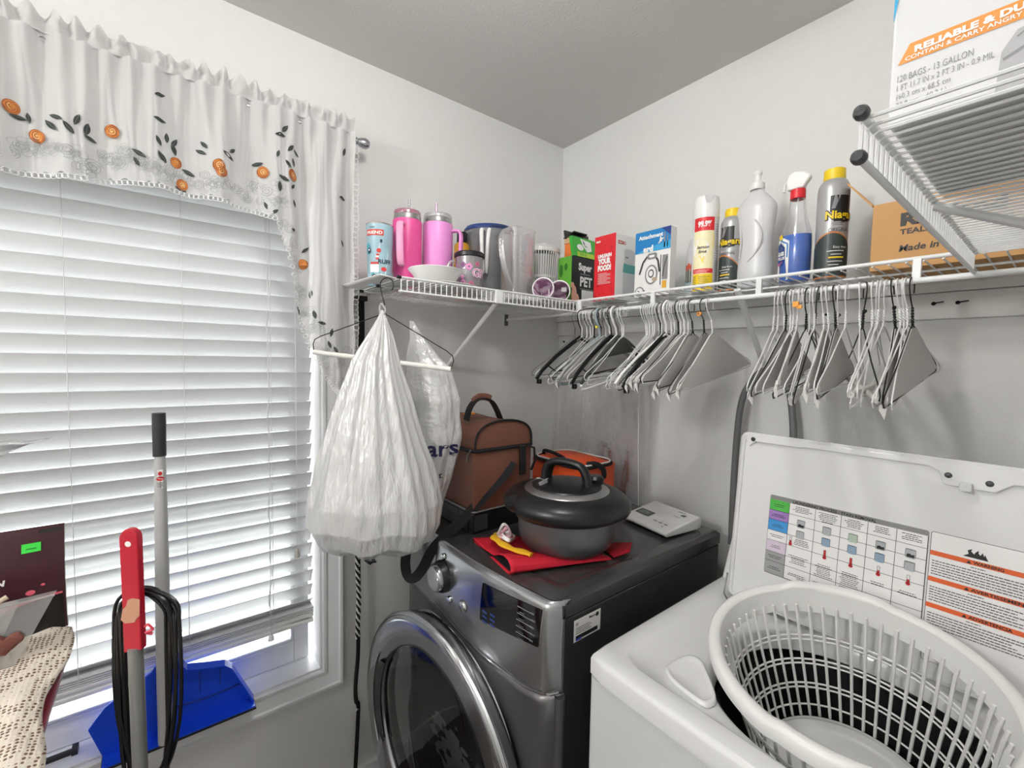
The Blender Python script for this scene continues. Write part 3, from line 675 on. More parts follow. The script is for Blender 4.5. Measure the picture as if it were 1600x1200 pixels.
for pts, z in rings: vs += [(x, y, z) for x, y in pts]
b.add(vs, [(r_*72+j, r_*72+(j+1) % 72, (r_+1)*72+(j+1) % 72, (r_+1)*72+j) for r_ in range(len(rings)-1) for j in range(72)])
b.obj('top_cover', wa, angle=60)
b = MB().use(mat('tub_grey', '#3a3b3d', 0.4, 0.4)); b.lathe([(0.198, 0.87), (0.215, 0.84), (0.225, 0.78), (0.225, 0.42), (0.0, 0.40)], 48, c=(HX, HY, 0)); b.obj('tub', wa)
b = MB().use(white_pl); b.lathe([(0.0, 0.64), (0.03, 0.64), (0.045, 0.58), (0.09, 0.45), (0.10, 0.41)], 32, c=(HX, HY, 0)); b.obj('agitator', wa)
# bleach dispenser well
b = MB().use(en); dp = [(1.010, -0.672), (1.014, -0.628), (1.028, -0.612), (1.050, -0.622), (1.095, -0.672), (1.100, -0.695), (1.088, -0.706), (1.042, -0.700), (1.018, -0.688)]
dcx = sum(p[0] for p in dp)/9; dcy = sum(p[1] for p in dp)/9
def sm(pts, n=4):
    P_ = [Vector((p[0], p[1], 0)) for p in pts]; k = len(P_); out = []
    for i in range(k):
        p0, p1, p2, p3 = P_[i-1], P_[i], P_[(i+1) % k], P_[(i+2) % k]
        for j in range(n):
            t = j/n; out.append(0.5*((2*p1)+(p2-p0)*t+(2*p0-5*p1+4*p2-p3)*t*t+(3*p1-p0-3*p2+p3)*t**3))
    return [(p.x, p.y) for p in out]
dq = sm(dp); kk = len(dq); vs = []
for sc_, z in ((1.12, 0.9215), (1.08, 0.9275), (1.0, 0.9285), (0.92, 0.9255), (0.80, 0.9222), (0.0, 0.9222)): vs += [(dcx+(x-dcx)*sc_, dcy+(y-dcy)*sc_, z) for x, y in dq]
b.add(vs, [(r_*kk+j, r_*kk+(j+1) % kk, (r_+1)*kk+(j+1) % kk, (r_+1)*kk+j) for r_ in range(5) for j in range(kk)])
b.obj('bleach_dispenser', wa, angle=70)
# console behind the lid
MB().use(en).prism([(-0.10, 0.93), (-0.26, 0.93), (-0.20, 1.06), (-0.17, 1.075), (-0.10, 1.075)], WX0+.01, WX1-.01, lambda u, v, h: (h, u, v)).obj('console', wa, smooth=False, bevel=.008)
for x in (WX0+.05, WX1-.05):
    for y in (WYF+.05, WYB-.05): MB().use(black_pl).lathe([(0.02, 0), (0.02, 0.03)], 12, c=(x, y, 0), cap=True).obj('foot', wa)
# the lid: plane through hinge, leaning back a little
lo, lu, lv = Vector((0.95, -0.3195, 0.930)), Vector((1, 0, 0)), Vector((0, 0.04, 0.405)).normalized()
LF = plane(lo, lu, lv)                                          # h towards the room (u x v = -y)
LW, LH = 0.58, 0.405
lid = bpy.data.objects.new('lid', None); COL.objects.link(lid); lid.parent = wa
b = MB().use(en)
ol = rrect(0, 0, LW, LH, 0.018, 6); il = rrect(0.010, 0.004, LW-.010, LH-.012, 0.014, 6); n = len(ol)
vs = [LF(u, v, -0.020) for u, v in ol]+[LF(u, v, 0.004) for u, v in ol]+[LF(u*0.5+a*0.5, v*0.5+c*0.5, 0.0075) for (u, v), (a, c) in zip(ol, il)]+[LF(u, v, 0.004) for u, v in il]+[LF(u, v, 0.0) for u, v in il]
b.add(vs, [tuple(range(n))[::-1]]+[(r_*n+j, r_*n+(j+1) % n, (r_+1)*n+(j+1) % n, (r_+1)*n+j) for r_ in range(4) for j in range(n)]+[tuple(range(4*n, 5*n))])
b.obj('lid_panel', lid, angle=45)
b = MB().use(en)                                                # folded strip along the free edge, wider at the latch
st = [(0.014, LH-.020), (0.022, LH-.034), (0.034, LH-.021), (0.13, LH-.021), (0.14, LH-.018), (0.345, LH-.018), (0.358, LH-.024), (0.366, LH-.046), (0.372, LH-.048), (0.432, LH-.048), (0.440, LH-.040), (0.452, LH-.030), (0.56, LH-.028), (0.56, LH-.006), (0.014, LH-.006)]
b.prism(st, 0.0012, 0.0085, LF); b.obj('edge_strip', lid, smooth=False, bevel=.0015)
for u, v in ((0.030, LH-.016), (0.372, LH-.030), (0.424, LH-.034)):
    p = LF(u, v, 0.0085); MB().use(mat('steel_screw', '#55575a', 0.3, 0.9)).lathe([(0, .0025), (.004, .002), (.0055, 0)], 14, M=Matrix.Translation(p) @ Matrix.Rotation(pi/2, 4, 'X')).obj('screw', lid)
b = MB().use(mat('latch_clear', '#d5d8da', 0.2)); b.prism(rrect(0.388, LH-.053, 0.404, LH-.038, .002), 0.0086, 0.020, LF); b.obj('latch', lid, smooth=False, bevel=.001)
for u in (0.004, 0.015):                                        # bent wire hinge stay at the corner
    pass
MB().use(mat('steel', '#9b9da0', 0.25, 0.9)).tube([LF(-.003, .05, .004), LF(-.005, .02, .008), LF(-.002, .002, .016), LF(.012, -.004, .028), LF(0.028, -.0055, .040)], 0.0022, 6).obj('hinge_wire', lid)
# printed chart on the lid
gy = mat('label_grey', '#8c8b8b', .5); gr = mat('label_green', '#4db648', .5); pu = mat('label_purple', '#a07cc0', .5); blu = mat('label_blue', '#3f96d8', .5); pk = mat('label_lilac', '#ddd0e0', .5); lg = mat('label_pale_grey', '#a5a5a6', .5); rd = mat('label_red', '#c4242a', .5); og_ = mat('label_orange', '#e2632c', .5); jar_c = mat('label_jar', '#b3b8bb', .5); jar_b = mat('label_jar_blue', '#8fa7bd', .5); jar_g = mat('label_jar_green', '#b9cbb9', .5); lbl = mat('label_white', '#f4f3f2', .45)
U0, U1, V0, V1 = 0.077, 0.353, 0.090, 0.266
b = MB().use(gy).poly(rrect(U0, V0-.006, U1, V1, .004), LF, .0004).use(lbl).rect(0.119, V0-.004, U1-.001, V1-.010, LF, .0008)
cols = [(V1-.010, V1-.034, gr), (V1-.034, V1-.056, pu), (V1-.056, V1-.081, blu), (V1-.081, V1-.104, lbl), (V1-.104, V1-.130, pk), (V1-.130, V1-.152, lg), (V1-.152, V0-.005, lg)]
for t_, b_, m_ in cols: b.use(m_).rect(U0+.001, b_, 0.119, t_, LF, .0008)
b.use(ink)
for t_, b_, m_ in cols: b.rect(U0+.001, b_-.0004, U1-.001, b_+.0004, LF, .0012)
CX_ = [0.119, 0.170, 0.217, 0.262, 0.307, 0.352]
for u in CX_: b.rect(u-.0004, V0-.004, u+.0004, V1-.010, LF, .0012)
b.text('LAUNDERING PROCESS - STAIN REMOVAL', 0.125, V1-.0085, .0062, LF, .0012, w=0.15, bold=.02)
rg = random.Random(11)
def lines(u0, u1, v, k, dv=.0036, hh=.0013):
    for i in range(k):
        w_ = (u1-u0)*rg.uniform(.55, .98); c = (u0+u1)/2; x = c-w_/2
        while x < c+w_/2:
            L_ = rg.uniform(.002, .006); b.rect(x, v-dv*i, min(x+L_, c+w_/2), v-dv*i+hh, LF, .0012); x += L_+.0008
for (t_, b_, m_) in cols: lines(U0+.006, 0.113, (t_+b_)/2+.001, 2, .004)
for ci in range(5):
    u0, u1 = CX_[ci]+.005, CX_[ci+1]-.005
    lines(u0, u1, V1-.0155, (4, 6, 5, 4, 4)[ci]); lines(u0, u1, V0+.050, (5, 8, 9, 2, 2)[ci], .0038); lines(u0, u1, V0+.010, 2)
    lines(u0+(.008 if ci == 0 else 0), u1, V1-.088-.0, 4 if ci == 0 else 0)
lines(0.122, U1-.004, V0-.0005, 1); lines(0.122, U1-.02, V0+.003, 1)
for ci in range(5):
    u = (CX_[ci]+CX_[ci+1])/2; v = V1-.040
    for (vv, m_) in ((v-.010, (jar_c, jar_c, jar_g, jar_c, jar_c)[ci]), (v-.034, (jar_c, jar_b, jar_b, jar_b, jar_c)[ci])):
        b.use(m_).poly(rrect(u-.0075, vv-.010, u+.0075, vv+.008, .003), LF, .0014); b.use(ink).line([(u-.0075, vv+.007), (u+.0075, vv+.007)], .001, LF, .0018).line([(u-.0075, vv-.008), (u-.0075, vv+.007)], .0005, LF, .0018).line([(u+.0075, vv-.008), (u+.0075, vv+.007)], .0005, LF, .0018)
        if vv > v-.02 and ci in (0, 3, 4): b.poly([(u-.006, vv-.008), (u-.005, vv-.002), (u-.001, vv-.001), (u+.002, vv-.003), (u+.006, vv-.002), (u+.006, vv-.008)], LF, .0018)
    ut = u if ci else CX_[0]+.008; vt = v-.062 if ci else v-.054
    b.use(rd).disc(ut, vt-.006, .0036, .0036, LF, .0016, 12).rect(ut-.0017, vt-.006, ut+.0017, vt+(.010 if ci in (1, 2) else .002), LF, .0016)
    b.use(ink).line([(ut-.002, vt-.004), (ut-.002, vt+.010), (ut+.002, vt+.010), (ut+.002, vt-.004)], .0005, LF, .0018)
b.obj('instruction_chart', lid, smooth=False)
# warning label
b = MB(); A0, A1 = 0.3555, 0.5600
b.use(ink).poly(rrect(A0, 0.030, A1, V1+.001, .004), LF, .0004).use(lbl).poly(rrect(A0+.0008, 0.0308, A1-.0008, V1+.0002, .0035), LF, .0008)
for v, t_ in ((0.225, 'WARNING'), (0.177, 'AVERTISSEMENT'), (0.129, 'ADVERTENCIA')):
    b.use(og_).rect(A0+.001, v-.001, A1-.001, v+.0075, LF, .0012); c = 0.412
    w_ = {'WARNING': .037, 'AVERTISSEMENT': .068, 'ADVERTENCIA': .052}[t_]
    b.use(ink).text(t_, c, v+.0008, .0055, LF, .0016, w=w_, bold=.03); b.poly([(c-.0085, v+.0005), (c-.002, v+.0005), (c-.005, v+.006)], LF, .0016)
    lines(A0+.048, A0+.078, v-.006, 1)
    for i in range(6):
        x = A0+.004; e_ = A0+.004+rg.uniform(.10, .19)
        while x < e_:
            L_ = rg.uniform(.002, .007); b.rect(x, v-.0115-.0048*i, min(x+L_, e_), v-.0100-.0048*i, LF, .0012); x += L_+.0009
u, v = 0.4115, 0.2400                                           # flames pictogram
b.use(ink).poly([(u-.013, v-.0035), (u-.006, v+.002), (u-.0075, v+.008), (u-.002, v+.0115), (u-.003, v+.007), (u+.001, v+.003), (u+.002, v+.0065), (u+.006, v+.0115), (u+.006, v+.0065), (u+.0085, v+.0035), (u+.011, v+.009), (u+.013, v+.003), (u+.014, v+.0065), (u+.0175, v-.0015), (u+.0185, v-.0035)], LF, .0012)
b.obj('warning_label', lid, smooth=False)
# ---------------------------------------------------------------- laundry basket wedged in the opening
lb = thing('laundry_basket', 'white plastic lattice laundry basket set tilted into the open washing machine', 'basket', (1.2435, -0.527, 1.003), rot=(radians(14), 0, 0))
BA, BB, BH = 0.196, 0.174, 0.285
def br(z):                                                       # wall scale at depth z below the rim
    return 0.70+0.30*max(0.0, min(1.0, (z+BH)/BH))
def notch(th): return sum(0.0075*max(0.0, min(1.0, (0.46-abs((th-a_+pi) % (2*pi)-pi))/0.10)) for a_ in (pi/2+.35, -pi/2+.2))
b = MB().use(white_pl)
def rimf(u, v):
    th = 2*pi*u; prof = [(-0.003, -0.014), (-0.001, -0.002), (0.006, 0.003), (0.014, 0.003), (0.019, -0.001), (0.021, -0.012), (0.020, -0.026), (0.017, -0.026), (0.012, -0.014)]
    i = v*(len(prof)-1); k = min(int(i), len(prof)-2); f_ = i-k; o = prof[k][0]*(1-f_)+prof[k+1][0]*f_; z = prof[k][1]*(1-f_)+prof[k+1][1]*f_
    return ((BA+o)*cos(th), (BB+o)*sin(th), z+notch(th))
b.grid(rimf, 160, 16, cu=True); b.obj('rim', lb, angle=70)
b = MB().use(white_pl)
b.grid(lambda u, v: ((BA*br(-.044*v)-.001)*cos(2*pi*u), (BB*br(-.044*v)-.001)*sin(2*pi*u), notch(2*pi*u)*(1-v)-0.002-0.042*v), 160, 4, cu=True)
b.grid(lambda u, v: ((BA*br(-.044*(1-v))+.003)*cos(2*pi*u), (BB*br(-.044*(1-v))+.003)*sin(2*pi*u), -0.044+0.042*v+notch(2*pi*u)*v), 160, 4, cu=True); b.obj('band', lb, angle=70)
NR = 50
for i in range(NR):
    th = 2*pi*i/NR; bb = MB().use(white_pl)
    bb.tube([((BA*br(z)-(.004 if z > -.05 else -.001))*cos(th), (BB*br(z)-(.004 if z > -.05 else -.001))*sin(th), z) for z in (-0.028, -0.046, -0.12, -0.19, -0.262)], [0.0026, 0.0031, 0.0029, 0.0028, 0.0028], 6); bb.obj('rib', lb)
for z in (-0.095, -0.104, -0.145, -0.154, -0.195, -0.204, -0.240):
    bb = MB().use(white_pl).tube([((BA*br(z)+.002)*cos(2*pi*i/90), (BB*br(z)+.002)*sin(2*pi*i/90), z) for i in range(90)], 0.0019, 5, closed=True); bb.obj('hoop', lb)
b = MB().use(white_pl); b.grid(lambda u, v: (BA*.70*(1-v)*cos(2*pi*u), BB*.70*(1-v)*sin(2*pi*u), -BH+0.004+0.014*max(0, 1-v*18)), 80, 24, cu=True)
b.grid(lambda u, v: (BA*.706*cos(2*pi*u), BB*.706*sin(2*pi*u), -BH+.025*v), 80, 2, cu=True); b.obj('base', lb)
# grey drain hose looping behind the washer
hz = MB().use(mat('grey_hose', '#6e6e70', 0.5)); hz.tube(spline([(0.835, -0.06, 0.95), (0.832, -.055, 1.17), (0.838, -.05, 1.363), (0.862, -.045, 1.445), (0.90, -.04, 1.485), (0.94, -.04, 1.475), (0.966, -.045, 1.43), (0.978, -.045, 1.36), (0.985, -.05, 1.28), (0.985, -.055, 1.10), (0.99, -.06, 0.95)], 10), 0.0095, 12)
tag(hz.obj('drain_hose'), 'grey rubber drain hose looping up the wall behind the washing machine', 'hose')
# ================================================================ things on the window-wall shelf
ZD = SZ+0.0002
def can_profile(*a): return list(a)
# patterned tumbler without lid
t = thing('metal_tumbler', 'light blue tumbler printed with a red banner at the window end of the shelf', 'tumbler', (0.215, -0.925, ZD))
tb = mat('tumbler_blue', '#a9cbd8', 0.35, var=0.25, bscale=90)
MB().use(tb).lathe([(0, 0.001), (0.030, 0), (0.0315, .003), (0.037, 0.150), (0.0380, 0.168)], 40).obj('cup_body', t)
MB().use(chrome).lathe([(0.0380, 0.168), (0.0388, .171), (0.0378, 0.172), (0.036, 0.165), (0.029, 0.01), (0, .008)], 40).obj('steel_lining', t)
def taper(r0, r1, h): return lambda v: r0+(r1-r0)*v/h
tf = cyl((0, 0), 0.0345, radians(-32), 0, taper(.0312, .0378, .165))
b = MB(); redp = mat('print_red', '#cf3b38', .45); dkp = mat('print_navy', '#20303f', .45); whp = mat('print_white', '#f3f3f0', .45); tl = mat('print_teal', '#4c9fb0', .45); pgl = mat('print_pale_blue', '#cfe2e8', .45)
b.use(redp).rect(-.033, .136, .016, .152, tf, .0006, 8).use(whp).text('FRIEND', -.030, .1395, .0085, tf, .0012, bold=.03, w=.043)
b.use(pgl).poly([(-.010, .02), (.024, .025), (.030, .09), (.005, .115), (.0, .07)], tf, .0005).use(tl).disc(-.028, .100, .008, .016, tf, .0006).disc(-.005, .03, .014, .010, tf, .0006)
b.use(dkp).disc(-.024, .095, .006, .008, tf, .001).disc(-.010, .022, .009, .009, tf, .001).disc(.010, .121, .003, .005, tf, .001); b.use(whp).disc(-.024, .097, .003, .003, tf, .0015).disc(-.008, .024, .004, .004, tf, .0015)
b.use(redp).disc(.004, .095, .006, .006, tf, .001).rect(-.004, .070, .004, .076, tf, .001).rect(-.003, .081, .005, .086, tf, .001).disc(.018, .045, .008, .006, tf, .001).rect(-.020, .058, .004, .064, tf, .001, 3)
b.use(whp).rect(-.004, .076, .004, .081, tf, .001).rect(-.022, .036, .004, .057, tf, .001, 3).use(dkp).text('RUFF', .002, .060, .012, tf, .0016, bold=.02).text('best', -.02, .156, .006, tf, .001)
b.obj('printed_artwork', t, smooth=False)
# two handled travel tumblers
def quencher(name, label, loc, rz, col, hcol, tint, strawc, H=.225, R=.0455, striped=False):
    t = thing(name, label, 'tumbler', loc, rz)
    bm = mat('tumbler_'+name+col, col, 0.38, bump=.05, bscale=500); hm = mat('handle_'+col, hcol, 0.4)
    MB().use(bm).lathe([(0, 0.002), (0.033, 0), (0.035, .004), (0.036, 0.034), (R-.0015, 0.052), (R, .056), (R, H-.022), (R-.001, H-.018)], 48).obj('cup_body', t, angle=50)
    MB().use(mat('steel_rim', '#b9b7b6', .25, .9)).lathe([(R-.001, H-.018), (R-.003, H-.012), (R-.0025, H-.004), (R-.004, H-.001)], 48).obj('steel_rim', t)
    lm = film('lid_'+tint, tint, transp=.35, transl=.2, gloss=.15, bump=0)
    MB().use(lm).lathe([(R-.004, H-.004), (R-.003, H+.006), (R-.005, H+.010), (R-.009, H+.009), (R-.010, H+.002), (0, H+.002)], 48).obj('lid', t)
    MB().use(mat('tab_'+hcol, hcol, .4)).box(-.012, -.006, H+.003, .028, .006, H+.009).obj('lid_tab', t, bevel=.002)
    sm_ = film('straw_'+strawc, strawc, transp=.25, transl=.3, gloss=.1, bump=0)
    MB().use(sm_).tube([(-.004, .002, H-.03), (-.006, .004, H+.05)], .0034, 12, caps=False).obj('straw', t)
    b = MB().use(hm)
    b.tube([(R-.004, 0, H-.040), (R+.014, 0, H-.036), (R+.026, 0, H-.040), (R+.030, 0, H-.054), (R+.028, 0, H-.10), (R+.025, 0, H-.142), (R+.018, 0, H-.156), (R+.006, 0, H-.158), (R-.004, 0, H-.152)], [.0075, .0075, .0085, .009, .009, .009, .0085, .007, .006], 14, flat=(.75, 1.25)); b.obj('handle', t, sub=1)
    return t
t1 = quencher('travel_tumbler', 'hot pink travel tumbler with a pale pink handle and clear straw', (0.195, -0.832, ZD), radians(-42), '#e8559c', '#eda3c6', '#c56d92', '#9c9ca2', R=.043)
t2 = quencher('travel_tumbler', 'orchid pink travel tumbler with a matching handle and pink straw', (0.205, -0.735, ZD), radians(42), '#e794d6', '#e58fd0', '#cfcfd2', '#e89bd8', H=.232, R=.0465)
# bowl on a flat dish
t = thing('serving_bowl', 'shallow white bowl set upright in front of the pink tumblers', 'bowl', (0.315, -0.800, ZD+.009))
MB().use(white_pl).lathe([(0, .002), (.045, 0), (.050, .002), (.066, .026), (.0765, .037), (.078, .0395), (.0765, .041), (.064, .030), (.048, .006), (0, .005)], 56).obj('bowl_body', t)
t = tag(MB().use(mat('white_melamine', '#e4e4e2', .25)).lathe([(0, .001), (.055, 0), (.080, .004), (.090, .008), (.088, .0095), (.060, .003), (0, .003)], 56, sx=1.0, sy=1.12).obj('flat_dish'), 'shallow pale dish lying flat beneath the white bowl', 'dish')
t.location = (0.312, -0.765, ZD)
t = MB().use(mat('foam_white', '#f0f0ee', .7))
t.grid(lambda u, v: (0.04+0.33*u, -0.985+0.12*v, ZD+0.001+0.016*(1-v)**3*(1-u*.6)), 24, 10)
tag(t.obj('foam_tray', solid=.002), 'thin white foam tray with a curled lip at the window end of the shelf', 'tray')
# clear floral mug with black lid
t = thing('lidded_mug', 'clear mug with pink flowers, lettering and a black screw lid', 'mug', (0.285, -0.668, ZD))
cup_clear = film('clear_cup', '#c9c3c8', transp=.55, transl=.2, gloss=.10, bump=.2, bscale=60)
MB().use(cup_clear).lathe([(0, .002), (.034, 0), (.036, .004), (.0425, .085), (.043, .112)], 40).obj('cup_body', t)
MB().use(mat('mug_inner', '#77707a', .3)).lathe([(0, .006), (.031, .005), (.037, .10), (.0, .10)], 32).obj('inner_cup', t)
MB().use(black_pl).lathe([(.0435, .108), (.0465, .110), (.0468, .120), (.043, .124), (.040, .121), (0, .120)], 48).obj('lid', t)
MB().use(cup_clear).tube([(-.012, -.042, .095), (-.014, -.062, .094), (-.015, -.070, .075), (-.014, -.068, .045), (-.012, -.058, .030), (-.010, -.040, .030)], .0055, 10).obj('handle', t, sub=1)
mf = cyl((0, 0), .04, radians(-30), 0, taper(.0362, .0432, .11)); b = MB(); pkp = mat('print_pink', '#dd8fc0', .45); ppl = mat('print_plum', '#7d4a78', .45); dpk = mat('print_rose', '#c46a86', .45)
for (u, v, r_, m_) in ((-.022, .030, .009, pkp), (-.024, .046, .006, pkp), (-.003, .076, .010, pkp), (.004, .025, .009, dpk), (.018, .05, .008, ppl), (-.020, .082, .008, ppl), (.022, .085, .007, dpk)):
    for k in range(5): b.use(m_).disc(u+r_*.6*cos(k*1.257), v+r_*.6*sin(k*1.257), r_*.5, r_*.5, mf, .001, 10)
    b.use(dkp).disc(u, v, r_*.25, r_*.25, mf, .0014, 8)
b.use(whp).text('GRL', .006, .048, .024, mf, .0018, bold=.06); b.use(pkp).text('GRL', .0065, .049, .022, mf, .0026, bold=.01)
b.obj('printed_artwork', t, smooth=False)
# yellow bottle with black cap, behind
t = thing('yellow_bottle', 'small yellow bottle with a black cap half hidden behind the orchid tumbler', 'bottle', (0.112, -0.590, ZD))
MB().use(mat('amber_yellow', '#e9ab3c', .35)).lathe([(0, 0), (.026, 0), (.027, .004), (.027, .185), (.024, .197), (.015, .203)], 28).obj('bottle_body', t)
MB().use(black_pl).lathe([(.0165, .200), (.0175, .202), (.0175, .235), (.015, .238), (0, .238)], 24).obj('cap', t)
# water filter pitcher with blue lid
t = thing('water_pitcher', 'grey water pitcher with a dark blue lid and white arched handle', 'pitcher', (0.145, -0.500, ZD), -.75)
gpl = film('grey_clear', '#94969a', transp=.25, transl=.2, gloss=.1, bump=0)
MB().use(gpl).lathe([(0, .001), (.058, 0), (.062, .004), (.074, .235), (.078, .250)], 44, sx=.9, sy=1.1).obj('pitcher_body', t)
MB().use(mat('pitcher_reservoir', '#6c6e72', .4)).lathe([(0, .09), (.055, .09), (.066, .17), (0, .171)], 36, sx=.88, sy=1.08).obj('inner_reservoir', t)
MB().use(mat('pitcher_blue', '#27407f', .35)).lathe([(.0785, .246), (.080, .252), (.074, .262), (.04, .270), (0, .272)], 44, sx=.9, sy=1.1).obj('lid', t)
MB().use(mat('pitcher_dark', '#2b3648', .35)).lathe([(.0, .2735), (.03, .273), (.0795, .2545), (.0815, .250)], 24, sx=.9, sy=1.12, a0=radians(10), a1=radians(100)).obj('pour_flap', t)
for dy in (-.011, .013):
    MB().use(white_pl).tube([(.058, dy, .236), (.083, dy*1.1, .240), (.094, dy*1.0, .218), (.096, dy*.8, .17), (.090, dy*.6, .12), (.070, dy*.4, .085)], [.006, .0075, .0075, .007, .0065, .005], 10).obj('handle', t, sub=1)
# clear acrylic pitcher
t = thing('clear_pitcher', 'square-shouldered clear plastic pitcher with a large ribbed side handle', 'pitcher', (0.285, -0.478, ZD))
clr = film('clear_acrylic', '#ececef', transp=.82, transl=.5, gloss=.16, rough=.06, bump=.35, bscale=50)
b = MB().use(clr); pr = [(0.0, .003), (.90, 0), (.96, .004), (1.0, .22), (1.04, .226), (1.0, .229), (.94, .222), (.90, .01), (0, .009)]
sq = se(.044, .050, 4.5, 48); vs = [(x*k, y*k, z) for k, z in pr for x, y in sq]
b.add(vs, [(r_*48+j, r_*48+(j+1) % 48, (r_+1)*48+(j+1) % 48, (r_+1)*48+j) for r_ in range(len(pr)-1) for j in range(48)]); b.obj('pitcher_body', t, angle=50)
for k in (0, 1, 2):
    MB().use(clr).tube([(.02+.008*k, -.050, .205), (.022+.008*k, -.085, .205), (.025+.008*k, -.098, .19), (.03+.008*k, -.094, .12), (.035+.006*k, -.075, .06), (.036+.004*k, -.052, .028)], .0048, 8).obj('handle', t, sub=1)
b = MB().use(clr)
for z in (.17, .15, .13, .11, .09): b.box(.0445, -.02, z, .046, .0, z+.002)
b.obj('level_marks', t, smooth=False)
# white lattice basket
t = thing('utensil_basket', 'white plastic slotted basket behind the marbled cups', 'basket', (0.185, -0.285, ZD))
b = MB().use(white_pl); b.lathe([(.068, .198), (.0715, .200), (.0715, .214), (.068, .216), (.066, .210)], 48).lathe([(0, .001), (.050, 0), (.0515, .006), (.052, .022)], 48).lathe([(.0585, .105), (.0598, .106), (.060, .114), (.0587, .115)], 48)
for i in range(44):
    th = 2*pi*i/44; b.tube([(.0515*cos(th), .0515*sin(th), .018), (.0685*cos(th), .0685*sin(th), .202)], .0018, 4)
b.obj('slotted_wall', t, angle=50)
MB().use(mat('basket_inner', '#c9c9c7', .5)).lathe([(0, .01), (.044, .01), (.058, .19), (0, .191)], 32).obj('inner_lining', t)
MB().use(white_pl).lathe([(0, .226), (.058, .224), (.069, .216)], 40).box(-.03, -.012, .224, .03, .012, .236).obj('lid', t, bevel=.002)
# marbled cups lying on their sides
mb = bpy.data.materials.new('marbled_plum'); mb.use_nodes = True; nt = mb.node_tree; B = nt.nodes['Principled BSDF']; B.inputs['Roughness'].default_value = .3
tcn = nt.nodes.new('ShaderNodeTexCoord'); wv = nt.nodes.new('ShaderNodeTexWave'); wv.inputs['Scale'].default_value = 16; wv.inputs['Distortion'].default_value = 9; wv.inputs['Detail'].default_value = 3
crn = nt.nodes.new('ShaderNodeValToRGB'); crn.color_ramp.elements[0].color = S('#b07fa6'); crn.color_ramp.elements[1].color = S('#fbf0f7'); crn.color_ramp.elements[0].position = .15; crn.color_ramp.elements[1].position = .85
e_ = crn.color_ramp.elements.new(.45); e_.color = S('#dfb8d2')
nt.links.new(tcn.outputs['Object'], wv.inputs[0]); nt.links.new(wv.outputs[0], crn.inputs[0]); nt.links.new(crn.outputs[0], B.inputs[0])
def marbled(label, x, y, yaw, r=.0215, sticker=False, L_=.085):
    t = thing('marbled_cup', label, 'cup', (x, y, ZD+r), rot=(0, radians(90), yaw), group='purple marbled cups lying on the shelf')
    MB().use(mb).lathe([(0, -L_), (r*.72, -L_), (r*.76, -L_+.003), (r, 0), (r+.001, .001), (r-.0015, .001), (r*.70, -L_+.006), (0, -L_+.005)], 40).obj('cup_body', t)
    MB().use(mat('cup_rim_white', '#ece6ea', .3)).lathe([(r+.001, -.001), (r+.0018, .001), (r-.0018, .0015), (r-.0015, -.001)], 40).obj('rim', t)
    if sticker:
        b = MB().use(paper).box(-r*.5, r*.1, -.060, -r*.1, r*.6, -.03); b.obj('care_sticker', t)
marbled('purple marbled cup lying with its mouth outward beside the clear pitcher', 0.368, -0.436, radians(-52), .0345)
marbled('purple marbled cup with a paper sticker inside lying nearest the shelf corner', 0.358, -0.352, radians(-50), .0355, True)
marbled('pinkish marbled cup lying inside and behind the base of the clear pitcher', 0.285, -0.400, radians(-60), .026)
# ================================================================ boxes, cans and bottles on the back shelf
def carton(name, label, x0, y0, x1, y1, h, m, cat='box', z=ZD, bev=.0008, group=None):
    t = thing(name, label, cat, ((x0+x1)/2, (y0+y1)/2, z), group=group); w, d = x1-x0, y1-y0
    MB().use(m).box(-w/2, -d/2, 0, w/2, d/2, h).obj('carton_body', t, smooth=False, bevel=bev)
    F = plane((-w/2, -d/2, 0), (1, 0, 0), (0, 0, 1)); Rr = plane((w/2, -d/2, 0), (0, 1, 0), (0, 0, 1))
    return t, F, Rr, w, d
lime = mat('carton_lime', '#69b43f', .45); blk = mat('carton_black', '#242426', .4); whc = mat('carton_white', '#ececea', .4); redc = mat('carton_red', '#dd2631', .4); dred = mat('carton_dark_red', '#b81c27', .4); teal = mat('print_sea_green', '#5aa3a0', .4); blc = mat('carton_blue', '#1f7fc0', .4); nav = mat('carton_navy', '#1f3a80', .4); skin = mat('print_peach', '#e2ab94', .5); orng = mat('print_orange', '#ee8038', .45); gyp = mat('print_mid_grey', '#8a8a8c', .45); dgp = mat('print_dark_grey', '#3f3f42', .45); ylw = mat('print_yellow', '#f2cf22', .4); lgreen = mat('print_bright_green', '#3fae3d', .4); ylg = mat('print_yellow_green', '#b8d83a', .4)
# litter bag box: lime front, black side reading PET
t, F, Rr, w, d = carton('pet_bag_box', 'lime and black box reading PET beside the tall red box', 0.276, -0.280, 0.343, -0.120, .170, blk)
F0_, R0_ = F, Rr; F = lambda u, v, h=0: F0_(u*w/.085, v*1.118, h); Rr = lambda u, v, h=0: R0_(u*.95, v*1.118, h)
b = MB().use(lime).rect(0, 0, .085, .152, F, .0006); b.use(dkp).text('bags', w*.9, .02, .02, lambda u, v, h: F(.085-.02-(v-.02), u-.045, h), .0012); b.use(mat('print_green_dark', '#3d7d2e', .45)).disc(.02, .11, .012, .02, F, .001).disc(.05, .12, .010, .012, F, .001); b.obj('front_print', t, smooth=False)
b = MB().use(whp).text('Super', .035, .112, .022, Rr, .0012, bold=.05).text('PET', .045, .062, .030, Rr, .0012, bold=.04); b.use(gyp).rect(.045, .052, .12, .054, Rr, .0012).rect(.045, .098, .10, .101, Rr, .0012)
